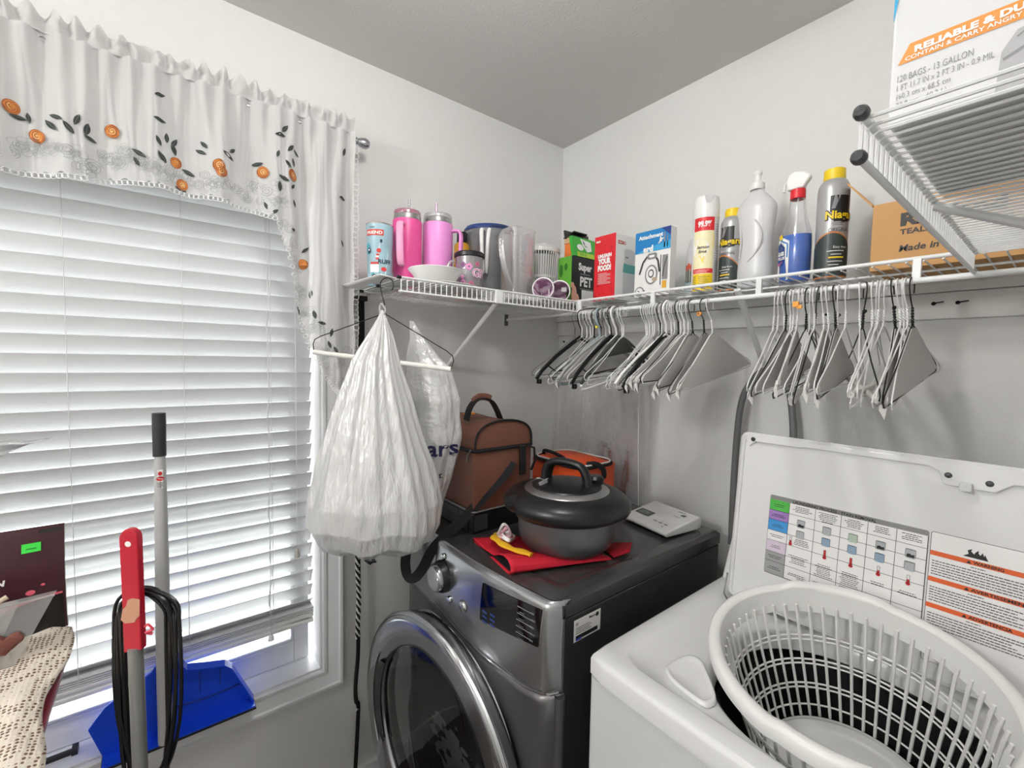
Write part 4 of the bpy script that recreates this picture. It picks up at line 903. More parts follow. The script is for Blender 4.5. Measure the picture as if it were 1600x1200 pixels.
b.use(skin).disc(.015, .030, .014, .030, Rr, .001).disc(.028, .018, .014, .018, Rr, .0012).disc(.005, .060, .010, .010, Rr, .0012).use(whc).rect(.055, 0, .12, .050, Rr, .001).use(lgreen).disc(.022, .004, .012, .004, Rr, .0016)
b.obj('side_print', t, smooth=False)
# open green and orange pouch carton stacked on top
t = thing('treat_carton', 'open green and orange carton with a torn top stacked on the lime box', 'box', (0.315, -0.200, ZD+.1710), rz=0)
b = MB().use(orng); b.box(-.040, -.05, 0, -.006, .05, .055); b.use(mat('carton_tan', '#d8b48d', .6)).box(-.042, -.052, .0552, -.004, .052, .075); b.obj('carton_body', t, smooth=False, bevel=.0008)
MB().use(dgp).box(-.044, -.054, .0755, -.002, .054, .0785).obj('torn_flap', t, smooth=False)
GM = Matrix.Translation((.004, 0, 0)) @ Matrix.Rotation(radians(-12), 4, 'Y')
MB().use(lgreen).box(0.0, -.058, .003, .012, .070, .078, GM).obj('green_front', t, smooth=False, bevel=.001)
gf = lambda u, v, h=0: GM @ Vector((.012+h, -.058+u, .003+v))
b = MB().use(whp).poly([(.045, .070), (.10, .064), (.10, .03), (.075, .022), (.055, .045)], gf, .0006).disc(.040, .036, .017, .012, gf, .0006).use(dkp).poly([(.055, .066), (.064, .058), (.066, .048), (.078, .040), (.068, .042), (.060, .052)], gf, .0012).use(ylg).rect(.02, .0, .11, .018, gf, .0006).use(lgreen).text('B B Q', .034, .006, .010, gf, .0012, bold=.04); b.obj('front_print', t, smooth=False)
MB().use(blk).box(-.020, -.060, .078, -.014, .066, .108, GM).box(-.012, -.03, .10, .004, .04, .104, GM).obj('rear_flap', t, smooth=False)
# red and white blender box
t, F, Rr, w, d = carton('portable_blender_box', 'tall box with a bright red front and white side showing a bottle', 0.448, -0.280, 0.535, -0.140, .209, whc)
F1_, R1_ = F, Rr; F = lambda u, v, h=0: F1_(u*.9457, v*.8636, h); Rr = lambda u, v, h=0: R1_(u*1.2, v*.8636, h); w = .092
b = MB().use(redc).rect(0, 0, w, .242, F, .0006); rg = random.Random(4)
b.use(dred)
for k in range(60): u, v = rg.uniform(.004, w-.010), rg.uniform(.004, .232); b.line([(u, v), (u+rg.uniform(-.006, .006), v+rg.uniform(-.008, .008)), (min(w-.002, u+rg.uniform(.001, .008)), v)], .0016, F, .001)
b.use(whp).text('dash', .006, .219, .008, F, .0016, bold=.04).text('UNLEASH', .016, .160, .0125, F, .0016, bold=.07, w=.060).text('YOUR', .017, .137, .019, F, .0016, bold=.08, w=.056).text('FOOD!', .017, .112, .019, F, .0016, bold=.08, w=.058)
for k in range(9): b.rect(.018, .100-.0048*k, .018+(.055 if k % 3 else .040), .1012-.0048*k, F, .0016)
b.obj('front_print', t, smooth=False)
b = MB().use(rd).poly(rrect(.008, .205, .030, .217, .003), Rr, .0006).disc(.036, .211, .0055, .006, Rr, .0006).use(whp).text('dash', .010, .208, .0065, Rr, .0012, bold=.04).disc(.036, .211, .003, .0035, Rr, .0012)
b.use(mat('print_glass_grey', '#c6cbcd', .3)).poly([(.034, .020), (.082, .020), (.086, .030), (.086, .105), (.032, .105), (.032, .030)], Rr, .0006).poly([(.036, .135), (.082, .135), (.082, .185), (.070, .192), (.044, .192), (.036, .185)], Rr, .0006)
b.use(teal).poly([(.031, .103), (.087, .103), (.086, .136), (.033, .136)], Rr, .001).use(gyp).line([(.088, .180), (.094, .172), (.091, .130), (.086, .125)], .003, Rr, .001).line([(.034, .020), (.083, .020)], .003, Rr, .001).poly(rrect(.040, .157, .054, .164, .003), Rr, .001)
b.use(dgp)
for k in range(3): b.rect(.012+.008*k, .006, .016+.008*k, .009, Rr, .001).rect(.012+.008*k, .013, .015+.008*k, .015, Rr, .001)
b.obj('side_print', t, smooth=False)
# blue vacuum attachment box, slightly tall and thin
t, F, Rr, w, d = carton('attachment_box', 'blue-topped box picturing a grey vacuum attachment beside the white-sided box', 0.592, -0.256, 0.714, -0.226, .196, whc)
F2_ = F; F = lambda u, v, h=0: F2_(u, v*.98, h)
b = MB().use(blc).rect(0, .135, w, .200, F, .0006).use(mat('print_light_blue', '#3fa3d8', .4)).poly([(0, .135), (w, .135), (w, .160), (.04, .147)], F, .001).use(nav).poly([(.09, .200), (w, .200), (w, .172)], F, .001)
b.use(whp).text('Attachment', .012, .176, .012, F, .0016, bold=.04, w=.085).text('Jr', .082, .160, .014, F, .0016, bold=.05, shear=.2).text('ard', .030, .136, .018, F, .0016, bold=.06)
b.use(dgp).line([(.018, .07), (.030, .105), (.045, .122), (.068, .124), (.082, .105), (.088, .07)], .006, F, .001).use(gyp).poly(rrect(.045, .112, .078, .130, .006), F, .0014).use(whp).poly(rrect(.052, .117, .070, .124, .003), F, .0018)
b.use(gyp).disc(.060, .065, .022, .030, F, .001).use(whc).disc(.060, .065, .017, .025, F, .0014).use(dgp).disc(.060, .068, .010, .013, F, .0018).use(whc).disc(.060, .068, .007, .009, F, .0022).use(mat('print_tan', '#b49f86', .5)).disc(.072, .050, .009, .006, F, .0022)
b.use(gyp).disc(.020, .018, .016, .014, F, .001).use(whc).disc(.020, .018, .012, .010, F, .0014).use(dgp).line([(.036, .020), (.041, .012)], .004, F, .0014).line([(.014, .02), (.026, .012)], .003, F, .0018)
b.use(dgp).rect(.090, .03, .093, .12, F, .001).use(gyp).rect(.097, .045, .115, .118, F, .001).use(dgp).line([(.100, .055), (.104, .085), (.112, .112)], .003, F, .0014).use(mat('print_amber', '#e0a632', .5)).rect(.098, .020, .112, .042, F, .001).use(gyp).rect(.100, .140, .104, .185, F, .001).rect(.110, .140, .113, .175, F, .001)
b.obj('front_print', t, smooth=False)
# lemon disinfectant aerosol
def aerosol(name, label, x, y, r, h, body, capc, caph, white_top=False, rz=0, z=ZD):
    t = thing(name, label, 'spray can', (x, y, z), rz)
    MB().use(body).lathe([(0, .001), (r*.92, 0), (r, .004), (r, h*.86), (r*.97, h*.885), (r*.9, h*.91), (r*.72, h*.945), (r*.66, h*.955)], 40).obj('can_body', t, angle=60)
    return t
canw = mat('can_white', '#ececee', .3)
t = thing('disinfectant_can', 'white aerosol can with a red and lemon yellow label', 'spray can', (0.790, -0.205, ZD))
r = .0335
MB().use(canw).lathe([(0, .001), (r*.93, 0), (r, .004), (r, .203)], 44).obj('can_body', t)
MB().use(white_pl).lathe([(r+.0008, .203), (r+.001, .235), (r*.96, .258), (r*.92, .262), (r*.88, .256), (r*.9, .215), (0, .215)], 44).obj('cap', t)
b = MB().use(mat('cap_notch', '#cfcfd1', .4)); cf = cyl((0, 0), r+.0012, radians(-50), 0); b.poly([(-.012, .262), (.010, .262), (.006, .247), (.002, .240), (-.006, .240), (-.010, .248)], cf, .0004); b.obj('spray_opening', t)
cf = cyl((0, 0), r+.0002, radians(-66), 0); b = MB()
b.use(mat('lemon_pale', '#f6ecc0', .4)).rect(-.030, .002, .026, .200, cf, .0003, 12).use(redc).rect(-.030, .166, .026, .202, cf, .0006, 10).use(whp).text('99.9%', -.018, .177, .015, cf, .001, bold=.05, w=.036)
b.use(ylw).poly([(-.024, .164), (.026, .160), (.026, .118), (.008, .140), (-.010, .150)], cf, .0006).poly([(-.030, .075), (-.010, .098), (.002, .094), (-.002, .078), (-.018, .062), (-.030, .060)], cf, .0006).use(whp).disc(-.010, .118, .022, .026, cf, .0009, 24)
b.use(dgp).text('lemon', -.018, .117, .009, cf, .0012, shear=.25, bold=.02).text('lime', -.014, .105, .009, cf, .0012, shear=.25, bold=.02)
b.use(redc).rect(-.030, .050, .026, .062, cf, .0006, 10).use(ylw).rect(-.030, .002, .026, .048, cf, .0006, 10).use(whp).rect(-.026, .057, .016, .058, cf, .001, 6).rect(-.024, .053, .010, .054, cf, .001, 6)
b.use(dgp)
for k in range(7): b.rect(-.028, .010+.005*k, -.019, .0115+.005*k, cf, .001, 2).rect(-.012, .010+.005*k, .018-.004*(k % 3), .011+.005*k, cf, .001, 4)
for k in range(26): b.rect(.030, .018+.0066*k, .048-.003*(k % 4), .0187+.0066*k, cf, .001, 4)
b.use(blk).rect(.038, .006, .044, .013, cf, .001)
b.obj('label_print', t, smooth=False)
# flower-labelled bottle mostly hidden behind it
t = thing('cleaner_bottle', 'pale bottle with a red tulip label peeking out behind the lemon can', 'bottle', (0.733, -0.150, ZD))
MB().use(mat('bottle_grey_clear', '#cfcdd0', .2)).lathe([(0, 0), (.026, 0), (.028, .005), (.028, .10), (.026, .135), (.019, .165), (.016, .17)], 32).obj('bottle_body', t)
MB().use(white_pl).lathe([(.012, .17), (.012, .195), (0, .196)], 20).obj('cap', t)
cf = cyl((0, 0), .0282, radians(-80), 0); b = MB().use(mat('print_pale_teal', '#9fb3b8', .5)).rect(-.03, .01, .03, .045, cf, .0004, 10).use(mat('tulip_stem', '#4b5a3a', .5))
for k in range(5): b.rect(-.022+.008*k, .04, -.017+.008*k, .078, cf, .0008)
b.use(mat('tulip_red', '#c9573a', .5))
for k in range(5): b.disc(-.019+.008*k, .083+.005*(k % 2), .0045, .010, cf, .0010, 10)
b.obj('label_print', t, smooth=False)
# starch cans (two of a kind)
silver = mat('can_silver', '#b5b5b6', .35, .35)
def starch(label, x, y, r, h, face, words_, rz=0):
    t = thing('starch_can', label, 'spray can', (x, y, ZD), rz, group=None)
    MB().use(silver).lathe([(0, .001), (r*.93, 0), (r, .004), (r, h*.80), (r*.96, h*.845), (r*.82, h*.885), (r*.66, h*.905)], 40).obj('can_body', t)
    MB().use(ylw).lathe([(r*.68, h*.895), (r*.69, h*.90), (r*.67, h*.995), (r*.62, h), (0, h)], 32).obj('cap', t, angle=40)
    cf = cyl((0, 0), r+.0002, radians(face), 0); b = MB(); q = r/.032
    dgn = mat('starch_dark_green', '#2f3a38', .4)
    b.use(mat('starch_copper', '#c97a40', .4)); arc = [(-.05*q+.10*q*k/20, .062*q+.040*q*sin(pi*min(1, (k+2)/22))) for k in range(21)]
    for (a, c), (e, g) in zip(arc, arc[1:]): b.add([cf(a, 0.0, .0004), cf(e, 0.0, .0004), cf(e, g+.004, .0004), cf(a, c+.004, .0004)], [(0, 1, 2, 3)])
    b.use(dgn)
    for (a, c), (e, g) in zip(arc, arc[1:]): b.add([cf(a, 0.003, .0008), cf(e, 0.003, .0008), cf(e, g, .0008), cf(a, c, .0008)], [(0, 1, 2, 3)])
    b.use(blk).rect(-.012*q, .150*q, .028*q, .188*q, cf, .0006, 8).rect(-.004*q, .128*q, .03*q, .150*q, cf, .0006, 6).use(gyp).poly([(-.004*q, .188*q), (.008*q, .188*q), (-.002*q, .158*q), (-.009*q, .158*q)], cf, .0010)
    b.use(blk).text('Niagara', -.0205*q, .1345*q, .0195*q, cf, .0010, bold=.10, w=.071*q).use(ylw).text('Niagara', -.020*q, .135*q, .0185*q, cf, .0016, bold=.03, w=.070*q)
    b.use(dgp).text('ORIGINAL', -.013*q, .105*q, .009*q, cf, .0010, w=.045*q).rect(-.008*q, .124*q, .016*q, .1248*q, cf, .001, 4).rect(-.006*q, .120*q, .014*q, .1208*q, cf, .001, 4)
    b.use(whp).text('Easy Iron', -.002*q, .067*q, .0055*q, cf, .0014)
    for k, (a, c) in enumerate(((-.014, .02), (-.006, .015), (-.010, .02), (-.012, .018), (-.01, .01))): b.use(ylw if k == 2 else whp).rect(a*q, (.060-.008*k)*q, c*q, (.0615-.008*k+(.002 if k == 2 else 0))*q, cf, .0014, 4)
    b.obj('label_print', t, smooth=False)
    return t
starch('smaller looking silver starch can with a yellow cap beside the lemon aerosol', 0.853, -0.180, .0290, .222, -104, 'ra')
starch('tall silver starch can with yellow lettering and cap beside the tealight box', 1.090, -0.195, .0310, .248, -62, 'Niag')
# translucent detergent jug with a pull-top
t = thing('dish_soap_bottle', 'large translucent white bottle with a little blue liquid and push-pull cap', 'bottle', (0.912, -0.175, ZD))
jm = film('cloudy_plastic', '#fbfbfd', transp=.12, transl=.30, gloss=.02, rough=.3, bump=0)
pr = [(0, .001), (.040, 0), (.0465, .006), (.0465, .05), (.0415, .095), (.0415, .125), (.0470, .165), (.0500, .195), (.0505, .205), (.0480, .216), (.033, .236), (.018, .252), (.0155, .262)]
MB().use(jm).lathe(pr, 48, sx=1, sy=.62).obj('bottle_body', t, angle=70)
MB().use(mat('soap_blue', '#5b87ad', .25)).lathe([(0, .002), (.044, .003), (.044, .030), (0, .030)], 40, sx=1, sy=.6).obj('liquid', t)
MB().use(white_pl).lathe([(.0165, .258), (.0175, .260), (.017, .274), (.010, .280), (.008, .284), (.0075, .294), (.011, .300), (.009, .306), (0, .308)], 28).obj('cap', t)
b = MB().use(mat('print_blue_label', '#2b73c9', .4)); jf = lambda u, v, h=0: Vector((-.047-h*.5+.004*sin(v*20), -.004+u, v)); b.poly([(-.02, .03), (.015, .035), (.018, .10), (.012, .17), (-.012, .17), (-.022, .08)], jf, .003); b.obj('rear_label', t, smooth=False)
b = MB().use(jm); b.tube(spline([(.010, -.029, .175), (.024, -.029, .150), (.026, -.027, .118), (.012, -.027, .088), (-.006, -.028, .07)], 6), .0022, 6); b.tube(spline([(-.030, -.022, .175), (-.024, -.026, .13), (-.028, -.024, .08)], 6), .0018, 6); b.obj('grip_ridge', t)
# blue window cleaner trigger bottle
t = thing('window_cleaner_bottle', 'trigger spray bottle of bright blue window cleaner with a red collar', 'spray bottle', (1.018, -0.200, ZD), radians(0))
clb = film('clear_bottle', '#e6e8ea', transp=.90, transl=.4, gloss=.0, rough=.08, bump=0)
ov = dict(sx=1.0, sy=.72)
MB().use(clb).lathe([(0, .001), (.030, 0), (.0345, .005), (.0350, .09), (.0335, .118), (.0235, .150), (.0195, .175), (.0170, .200), (.0130, .206)], 44, **ov).obj('bottle_body', t, angle=70)
MB().use(mat('cleaner_blue', '#0d62cf', .2)).lathe([(0, .003), (.031, .003), (.0335, .008), (.0340, .09), (.0330, .113), (0, .1135)], 44, **ov).obj('liquid', t)
MB().use(white_pl).tube([(0, 0, .114), (0.001, 0, .205)], .002, 6).obj('dip_tube', t)
MB().use(redc).lathe([(.0155, .200), (.0165, .201), (.0160, .222), (.013, .224)], 32).obj('collar', t, angle=40)
b = MB().use(white_pl); hd = [(-.022, .224), (.014, .224), (.017, .232), (.026, .244), (.027, .251), (.014, .262), (-.008, .268), (-.020, .262), (-.026, .246)]
b.prism(hd, -.009, .009, lambda u, v, h: (u, h, v)); b.obj('spray_head', t, bevel=.004, seg=3)
b = MB().use(white_pl); b.tube([(-.020, 0, .246), (-.030, 0, .244), (-.031, 0, .225)], .003, 8); b.obj('trigger', t)
lf = lambda u, v, h=0: Vector(((.0353+h)*sin(u/.0353), -(.0353*.72+h)*cos(u/.0353), v))
b = MB().use(whp).poly([(-.040, .006), (-.004, .006), (-.004, .098), (-.020, .108), (-.034, .112), (-.040, .10)], lf, .0006).use(mat('print_deep_blue', '#1c3f86', .4)).poly([(-.040, .050), (-.022, .040), (-.014, .056), (-.014, .084), (-.028, .098), (-.040, .092)], lf, .0012).use(blc).line([(-.038, .108), (-.020, .099), (-.008, .092), (-.008, .06)], .003, lf, .0012)
b.use(whp).text('GLASS', -.036, .066, .009, lf, .0018, bold=.06, w=.021).text('PLUS', -.034, .056, .007, lf, .0018, bold=.04).use(mat('print_magenta', '#c04a7e', .4)).line([(-.038, .044), (-.018, .050)], .004, lf, .0018).use(ylw).poly([(-.034, .113), (-.024, .118), (-.020, .108), (-.030, .103)], lf, .0018)
b.obj('label_print', t, smooth=False)
# tealight candle carton, open flap
t, F, Rr, w, d = carton('tealight_box', 'open tan cardboard box reading Richland tealight candles', 1.174, -0.235, 1.42, -0.075, .138, mat('cardboard', '#c99a63', .7, bump=.1, bscale=120), bev=.001)
b = MB().use(ink).text('Richland', .046, .086, .024, F, .0008, bold=.05, w=.145).text('TEALIGHT CANDLES', .046, .068, .0105, F, .0008, bold=.025, w=.155).obj('front_print', t, smooth=False); MB().use(ink).text('Made in the USA', .046, .034, .013, F, .0008, shear=.15, bold=.02, w=.13).obj('origin_print', t, smooth=False)
cb = MATS['cardboard']
flM = Matrix.Translation((-w/2, 0, .138)) @ Matrix.Rotation(radians(-38), 4, 'Y')
MB().use(cb).add([flM @ Vector(p) for p in ((0, -d/2, 0), (0, d/2, 0), (0, d/2-.012, .082), (0, -d/2+.004, .078), (-.003, -d/2, 0), (-.003, d/2, 0), (-.003, d/2-.012, .082), (-.003, -d/2+.004, .078))], [(0, 1, 2, 3), (7, 6, 5, 4), (0, 4, 5, 1), (1, 5, 6, 2), (2, 6, 7, 3), (3, 7, 4, 0)]).obj('open_flap', t, smooth=False)
# trash bag carton on the side shelf
t, F, Rr, w, d = carton('trash_bag_box', 'large white box of trash bags with an orange band on the side shelf', 1.3445, -0.935, 1.640, -0.700, .165, mat('bag_box_white', '#dcdcde', .4), z=SZ+.0002, bev=.002)
ob = mat('band_orange', '#e8963c', .4); gtx = mat('print_grey_text', '#8d8d90', .45)
b = MB().use(ob).poly([(.0045, .047), (.0115, .0612), (.20, .0565), (.20, .0445)], F, .0004)
b.use(whp).text('RELIABLE & DURABLE', .0145, .0528, .0048, F, .0008, bold=.05, w=.084).text('CONTAIN & CARRY ANGRY PERSONAL', .009, .0483, .0032, F, .0008, bold=.02, w=.088)
b.use(gtx).text('120 BAGS - 13 GALLON', .005, .0332, .0052, F, .0008, w=.0435).text('1 FT 11.7 IN x 2 FT 3 IN - 0.9 MIL', .005, .0262, .0046, F, .0008, w=.0545).text('(60.3 cm x 68.5 cm', .005, .0194, .0044, F, .0008, w=.032).text('22.9 um - 40.2 L)', .005, .0128, .0044, F, .0008, w=.030)
b.use(mat('print_photo_grey', '#b3b3b6', .5)).poly([(.061, 0), (.063, .028), (.070, .040), (.085, .043), (.2, .043), (.2, 0)], F, .0006).use(gyp).line([(.064, .022), (.075, .027), (.082, .026)], .002, F, .0008).line([(.070, .035), (.078, .040)], .001, F, .0008)
b.use(mat('print_cyan', '#35a7d6', .4)).poly([(0, .165), (.008, .165), (.0025, .100), (0.0004, .084), (0, .084)], F, .0006)
b.obj('front_print', t, smooth=False)
# ================================================================ hangers on the rod
wm_white = mat('hanger_white_wire', '#e9e9e8', .35); wm_grey = mat('hanger_grey_wire', '#7b7a79', .35, .6); wm_dark = mat('hanger_dark_wire', '#232325', .4, .4)
cape_m = mat('hanger_cape', '#cfcdca', .75, bump=.15, bscale=40); tube_m = mat('hanger_tube', '#e6e4df', .7)
pl_white = mat('hanger_white_plastic', '#eeeeec', .3); pl_black = mat('hanger_black_plastic', '#131316', .35); pl_blue = mat('hanger_bluegrey_plastic', '#9fb0b6', .35); pl_grey = mat('hanger_grey_plastic', '#a9a8a6', .4); pl_olive = mat('hanger_dark_padding', '#4c504a', .6)
def hook_pts(r=.0185, top=.0072, open_=-40, n=14):
    zc = top-r; pts = []
    for i in range(n+1):
        a = radians(open_+(205-open_)*i/n); pts.append((0, r*cos(a), zc+r*sin(a)))
    return pts                                             # ends low on the -y side... curls to the neck
def wire_mesh(m, r=.00125, W=.205, drop=.118, neck=.085, twist=True, bar=True, barsag=.0):
    b = MB().use(m); h = hook_pts()
    b.tube(h+[(0, -.010, -.036), (0, -.001, -.048), (0, 0, -neck+.014)], r, 6)
    if twist:
        for ph in (0, pi): b.tube([(.0018*cos(ph+i*1.05), .0018*sin(ph+i*1.05), -.050-.0018*i) for i in range(int((neck-.050)/.0018))], r*.95, 5)
    zb = -(neck+drop)
    path = [(0, 0, -neck+.012), (0, .006, -neck), (0, .020, -neck-.005), (0, W*.55, -neck-drop*.50), (0, W-.010, zb+.020), (0, W, zb+.010), (0, W-.004, zb+.001), (0, W-.016, zb)]
    left = [(x, -y, z) for x, y, z in path]
    b.tube(path, r, 6); b.tube(left, r, 6)
    if bar: b.tube([(0, W-.016, zb), (0, W*.5, zb-barsag), (0, 0, zb-barsag*1.3), (0, -W*.5, zb-barsag), (0, -W+.016, zb)], r, 6)
    return b
PROTO = {}
def proto(kind):
    if kind in PROTO: return PROTO[kind]
    zb = -.203
    if kind in ('white', 'grey', 'dark'):
        o = wire_mesh({'white': wm_white, 'grey': wm_grey, 'dark': wm_dark}[kind], r=.0013 if kind != 'grey' else .0011).obj('wire_hanger'); o['kk'] = 1
    elif kind in ('cape', 'darkcape', 'bigcape'):
        o = wire_mesh(wm_dark if kind == 'darkcape' else wm_white).obj('wire_hanger')
        b = MB().use(cape_m); s = 1.0
        for sx in (-1, 1):
            b.grid(lambda u, v, sx=sx: (sx*(.0022+.003*sin(pi*v)*sin(pi*u)), (2*u-1)*(.016+.186*v), -.088-.108*v-.006*v*sin(pi*u)), 14, 8)
        b.grid(lambda u, v: ((2*v-1)*.0022, -(.016+.186*u)-.001, -.088-.108*u), 8, 1); b.grid(lambda u, v: ((2*v-1)*.0022, (.016+.186*u)+.001, -.088-.108*u), 8, 1)
        b.add([(-.004, -.190, -.185), (.004, -.190, -.185), (.005, -.206, -.204), (0, -.198, -.222), (-.005, -.206, -.204)], [(0, 1, 2, 3, 4)])
        b.obj('paper_cape', o)
    elif kind in ('tube', 'darktube'):
        o = wire_mesh(wm_white if kind == 'tube' else wm_dark, bar=False).obj('trouser_hanger')
        MB().use(tube_m).tube([(0, -.196, zb), (0, .196, zb)], .0052, 12).obj('cardboard_tube', o)
    elif kind in ('pw', 'pb', 'pbl', 'pg', 'pad'):
        m = {'pw': pl_white, 'pb': pl_black, 'pbl': pl_blue, 'pg': pl_grey, 'pad': pl_olive}[kind]
        o = MB().use(m).tube([(0, -.005, -.082), (0, -.04, -.098), (0, -.12, -.140), (0, -.18, -.180), (0, -.205, -.205), (0, -.200, -.214), (0, -.185, -.216)] if kind != 'pad' else [(0, -.004, -.085), (0, -.06, -.110), (0, -.15, -.165), (0, -.20, -.20)], .0042 if kind in ('pw', 'pg', 'pbl') else .0055, 10, flat=(1.4, .7) if kind in ('pb', 'pad') else None).obj('plastic_hanger')
        b = MB().use(m); b.tube([(0, -.005, -.082), (0, .04, -.098), (0, .12, -.140), (0, .18, -.180), (0, .205, -.205), (0, .200, -.214), (0, .185, -.216)], .0042 if kind != 'pb' else .0055, 10, flat=(1.4, .7) if kind in ('pb', 'pad') else None); b.obj('shoulder', o)
        if kind in ('pw', 'pg', 'pbl'): MB().use(m).tube([(0, -.185, -.216), (0, 0, -.214), (0, .185, -.216)], .0040, 8).obj('crossbar', o)
        if kind == 'pb': MB().use(m).tube([(0, -.15, -.170), (0, -.12, -.188), (0, .12, -.188), (0, .15, -.170)], .0025, 8).obj('crossbar', o)
        if kind == 'pad': MB().use(m).grid(lambda u, v: (.003*sin(pi*v), (2*u-1)*(.02+.07*v), -.085-.055*v), 10, 6).obj('padding', o, solid=.004)
        MB().use(m if kind in ('pw', 'pb', 'pbl') else wm_grey).tube(hook_pts(.020, .0095)+[(0, -.012, -.038), (0, -.002, -.055), (0, 0, -.086)], .0036 if kind in ('pw', 'pbl') else .0018, 8).obj('hook', o)
    PROTO[kind] = o; o['used'] = 0
    return o
rg = random.Random(21)
def hang(kind, x, yaw, label, group, tilt=None, roll=None):
    p = proto(kind)
    if p['used'] == 0: o = p; p['used'] = 1
    else: o = copy_tree(p)
    if 'kk' in o: del o['kk']
    o.location = (x, -0.305, 1.662); tl_ = rg.uniform(2, 12) if tilt is None else tilt
    o.rotation_euler = (radians(tl_), radians(rg.uniform(-5, 5) if roll is None else roll), radians(yaw))
    tag(o, label, 'hanger', group)
    return o
GA, GB, GC, GD = 'hangers bunched nearest the room corner', 'hangers in the dense bunch over the dryer', 'hangers bunched over the washing machine lid', 'hangers in the last bunch toward the side wall'
La = 'thin white wire hanger crowded in the bunch nearest the room corner'; Lb = 'thin white wire hanger packed into the dense bunch above the dryer'; Lc = 'thin white wire hanger in the first bunch above the washing machine'; Ld = 'thin white wire hanger in the last bunch toward the side wall'
Dk = 'dark wire hanger crowded in the bunch nearest the room corner'
seq = [('grey', .392, 5, 'thin grey wire hanger hooked on the rod closest to the room corner', GA),
 ('pb', .418, 1, 'black plastic hanger with broad shoulders, first of its colour from the room corner', GA),
 ('white', .424, 0, La, GA), ('white', .438, 3, La, GA), ('white', .452, -2, La, GA), ('cape', .462, 1, 'white paper-covered wire hanger in the bunch nearest the room corner', GA), ('white', .470, 4, La, GA), ('dark', .478, 2, Dk, GA), ('white', .486, -1, La, GA), ('pbl', .496, 2, 'blue-grey plastic hanger in the bunch nearest the room corner', GA), ('dark', .504, -3, Dk, GA), ('white', .512, 3, La, GA), ('pg', .520, 1, 'pale grey plastic hanger in the bunch nearest the room corner', GA), ('white', .529, -2, La, GA),
 ('pb', .543, 4, 'black plastic hanger directly behind the thick white plastic hanger', GA), ('pw', .556, 4, 'thick white plastic hanger with a wide hook in front of a dark padded hanger', GA), ('pad', .568, 5, 'dark grey padded hanger beside the thick white plastic hanger', GA), ('white', .578, 6, La, GA), ('white', .590, 5, La, GA)]
xb = .664
kinds_b = ['white', 'white', 'white', 'white', 'white', 'white', 'white', 'dark', 'white', 'pb', 'pw', 'cape', 'white', 'cape', 'dark', 'cape', 'white', 'cape', 'cape', 'darkcape']
lab_b = {'dark': 'dark wire hanger packed into the dense bunch above the dryer', 'pb': 'black plastic hanger in the dense bunch above the dryer', 'pw': 'thick white plastic hanger in the dense bunch above the dryer', 'cape': 'white paper-covered wire hanger in the dense bunch above the dryer', 'darkcape': 'dark wire hanger with a grey paper cover ending the dense bunch', 'white': Lb}
for i, k in enumerate(kinds_b): seq.append((k, xb+i*.0078, rg.uniform(-3, 7), lab_b[k], GB))
seq += [('darkcape', .845, 4, 'dark hanger with an orange clip on its hook and a paper cover', GB), ('bigcape', .862, 1, 'wire hanger with a wide grey paper cover beside the orange-clipped hanger', GB)]
kinds_c = [('white', 1.022), ('white', 1.030), ('cape', 1.038), ('dark', 1.046), ('white', 1.053), ('white', 1.061), ('cape', 1.069), ('white', 1.077), ('dark', 1.084), ('tube', 1.091), ('white', 1.098), ('pb2', 1.105), ('cape', 1.112), ('white', 1.120), ('darkcape', 1.133), ('white', 1.142), ('white', 1.156)]
lab_c = {'dark': 'dark twisted wire hanger in the first bunch above the washing machine', 'cape': 'white paper-covered wire hanger in the first bunch above the washing machine', 'tube': 'wire trouser hanger with a white tube in the first bunch above the washer', 'pb2': 'dark thick wire hanger in the middle of the first bunch above the washer', 'darkcape': 'dark wire hanger with a grey paper cover in the first bunch above the washer', 'white': Lc}
for k, x in kinds_c: seq.append(({'pb2': 'dark'}.get(k, k), x, rg.uniform(3, 13), lab_c[k], GC))
seq += [('darktube', 1.186, 22, 'dark trouser hanger with open arms hooked between the two washer bunches', GD), ('white', 1.176, 12, Ld, GD), ('white', 1.198, 4, Ld, GD), ('white', 1.205, 9, Ld, GD), ('tube', 1.211, 5, 'wire trouser hanger with a white tube in the last bunch toward the side wall', GD), ('white', 1.219, 2, Ld, GD), ('darkcape', 1.227, 4, 'dark wire hanger with a paper cover, second to last toward the side wall', GD), ('white', 1.236, 0, Ld, GD), ('white', 1.243, 5, Ld, GD), ('white', 1.248, -4, Ld, GD), ('darkcape', 1.256, -1, 'dark twisted hanger with a wide grey paper cover, last toward the side wall', GD)]
ORD = ['first', 'second', 'third', 'fourth', 'fifth', 'sixth', 'seventh', 'eighth', 'ninth', 'tenth', 'eleventh', 'twelfth']
WHERE = {GA: 'in the corner bunch', GB: 'in the dense bunch over the dryer', GC: 'in the first washer bunch', GD: 'in the last bunch'}
NICE = {'white': 'thin white wire hanger', 'dark': 'dark wire hanger', 'cape': 'paper-covered white hanger'}
labs = [q[3] for q in seq]
for k, x, yaw, lab, g in seq:
    if labs.count(lab) > 1:
        same = sorted(q[1] for q in seq if q[3] == lab); lab = '%s %s from the room corner %s' % (ORD[same.index(x)], NICE[k], WHERE[g])
    hang(k, x, yaw, lab, g)
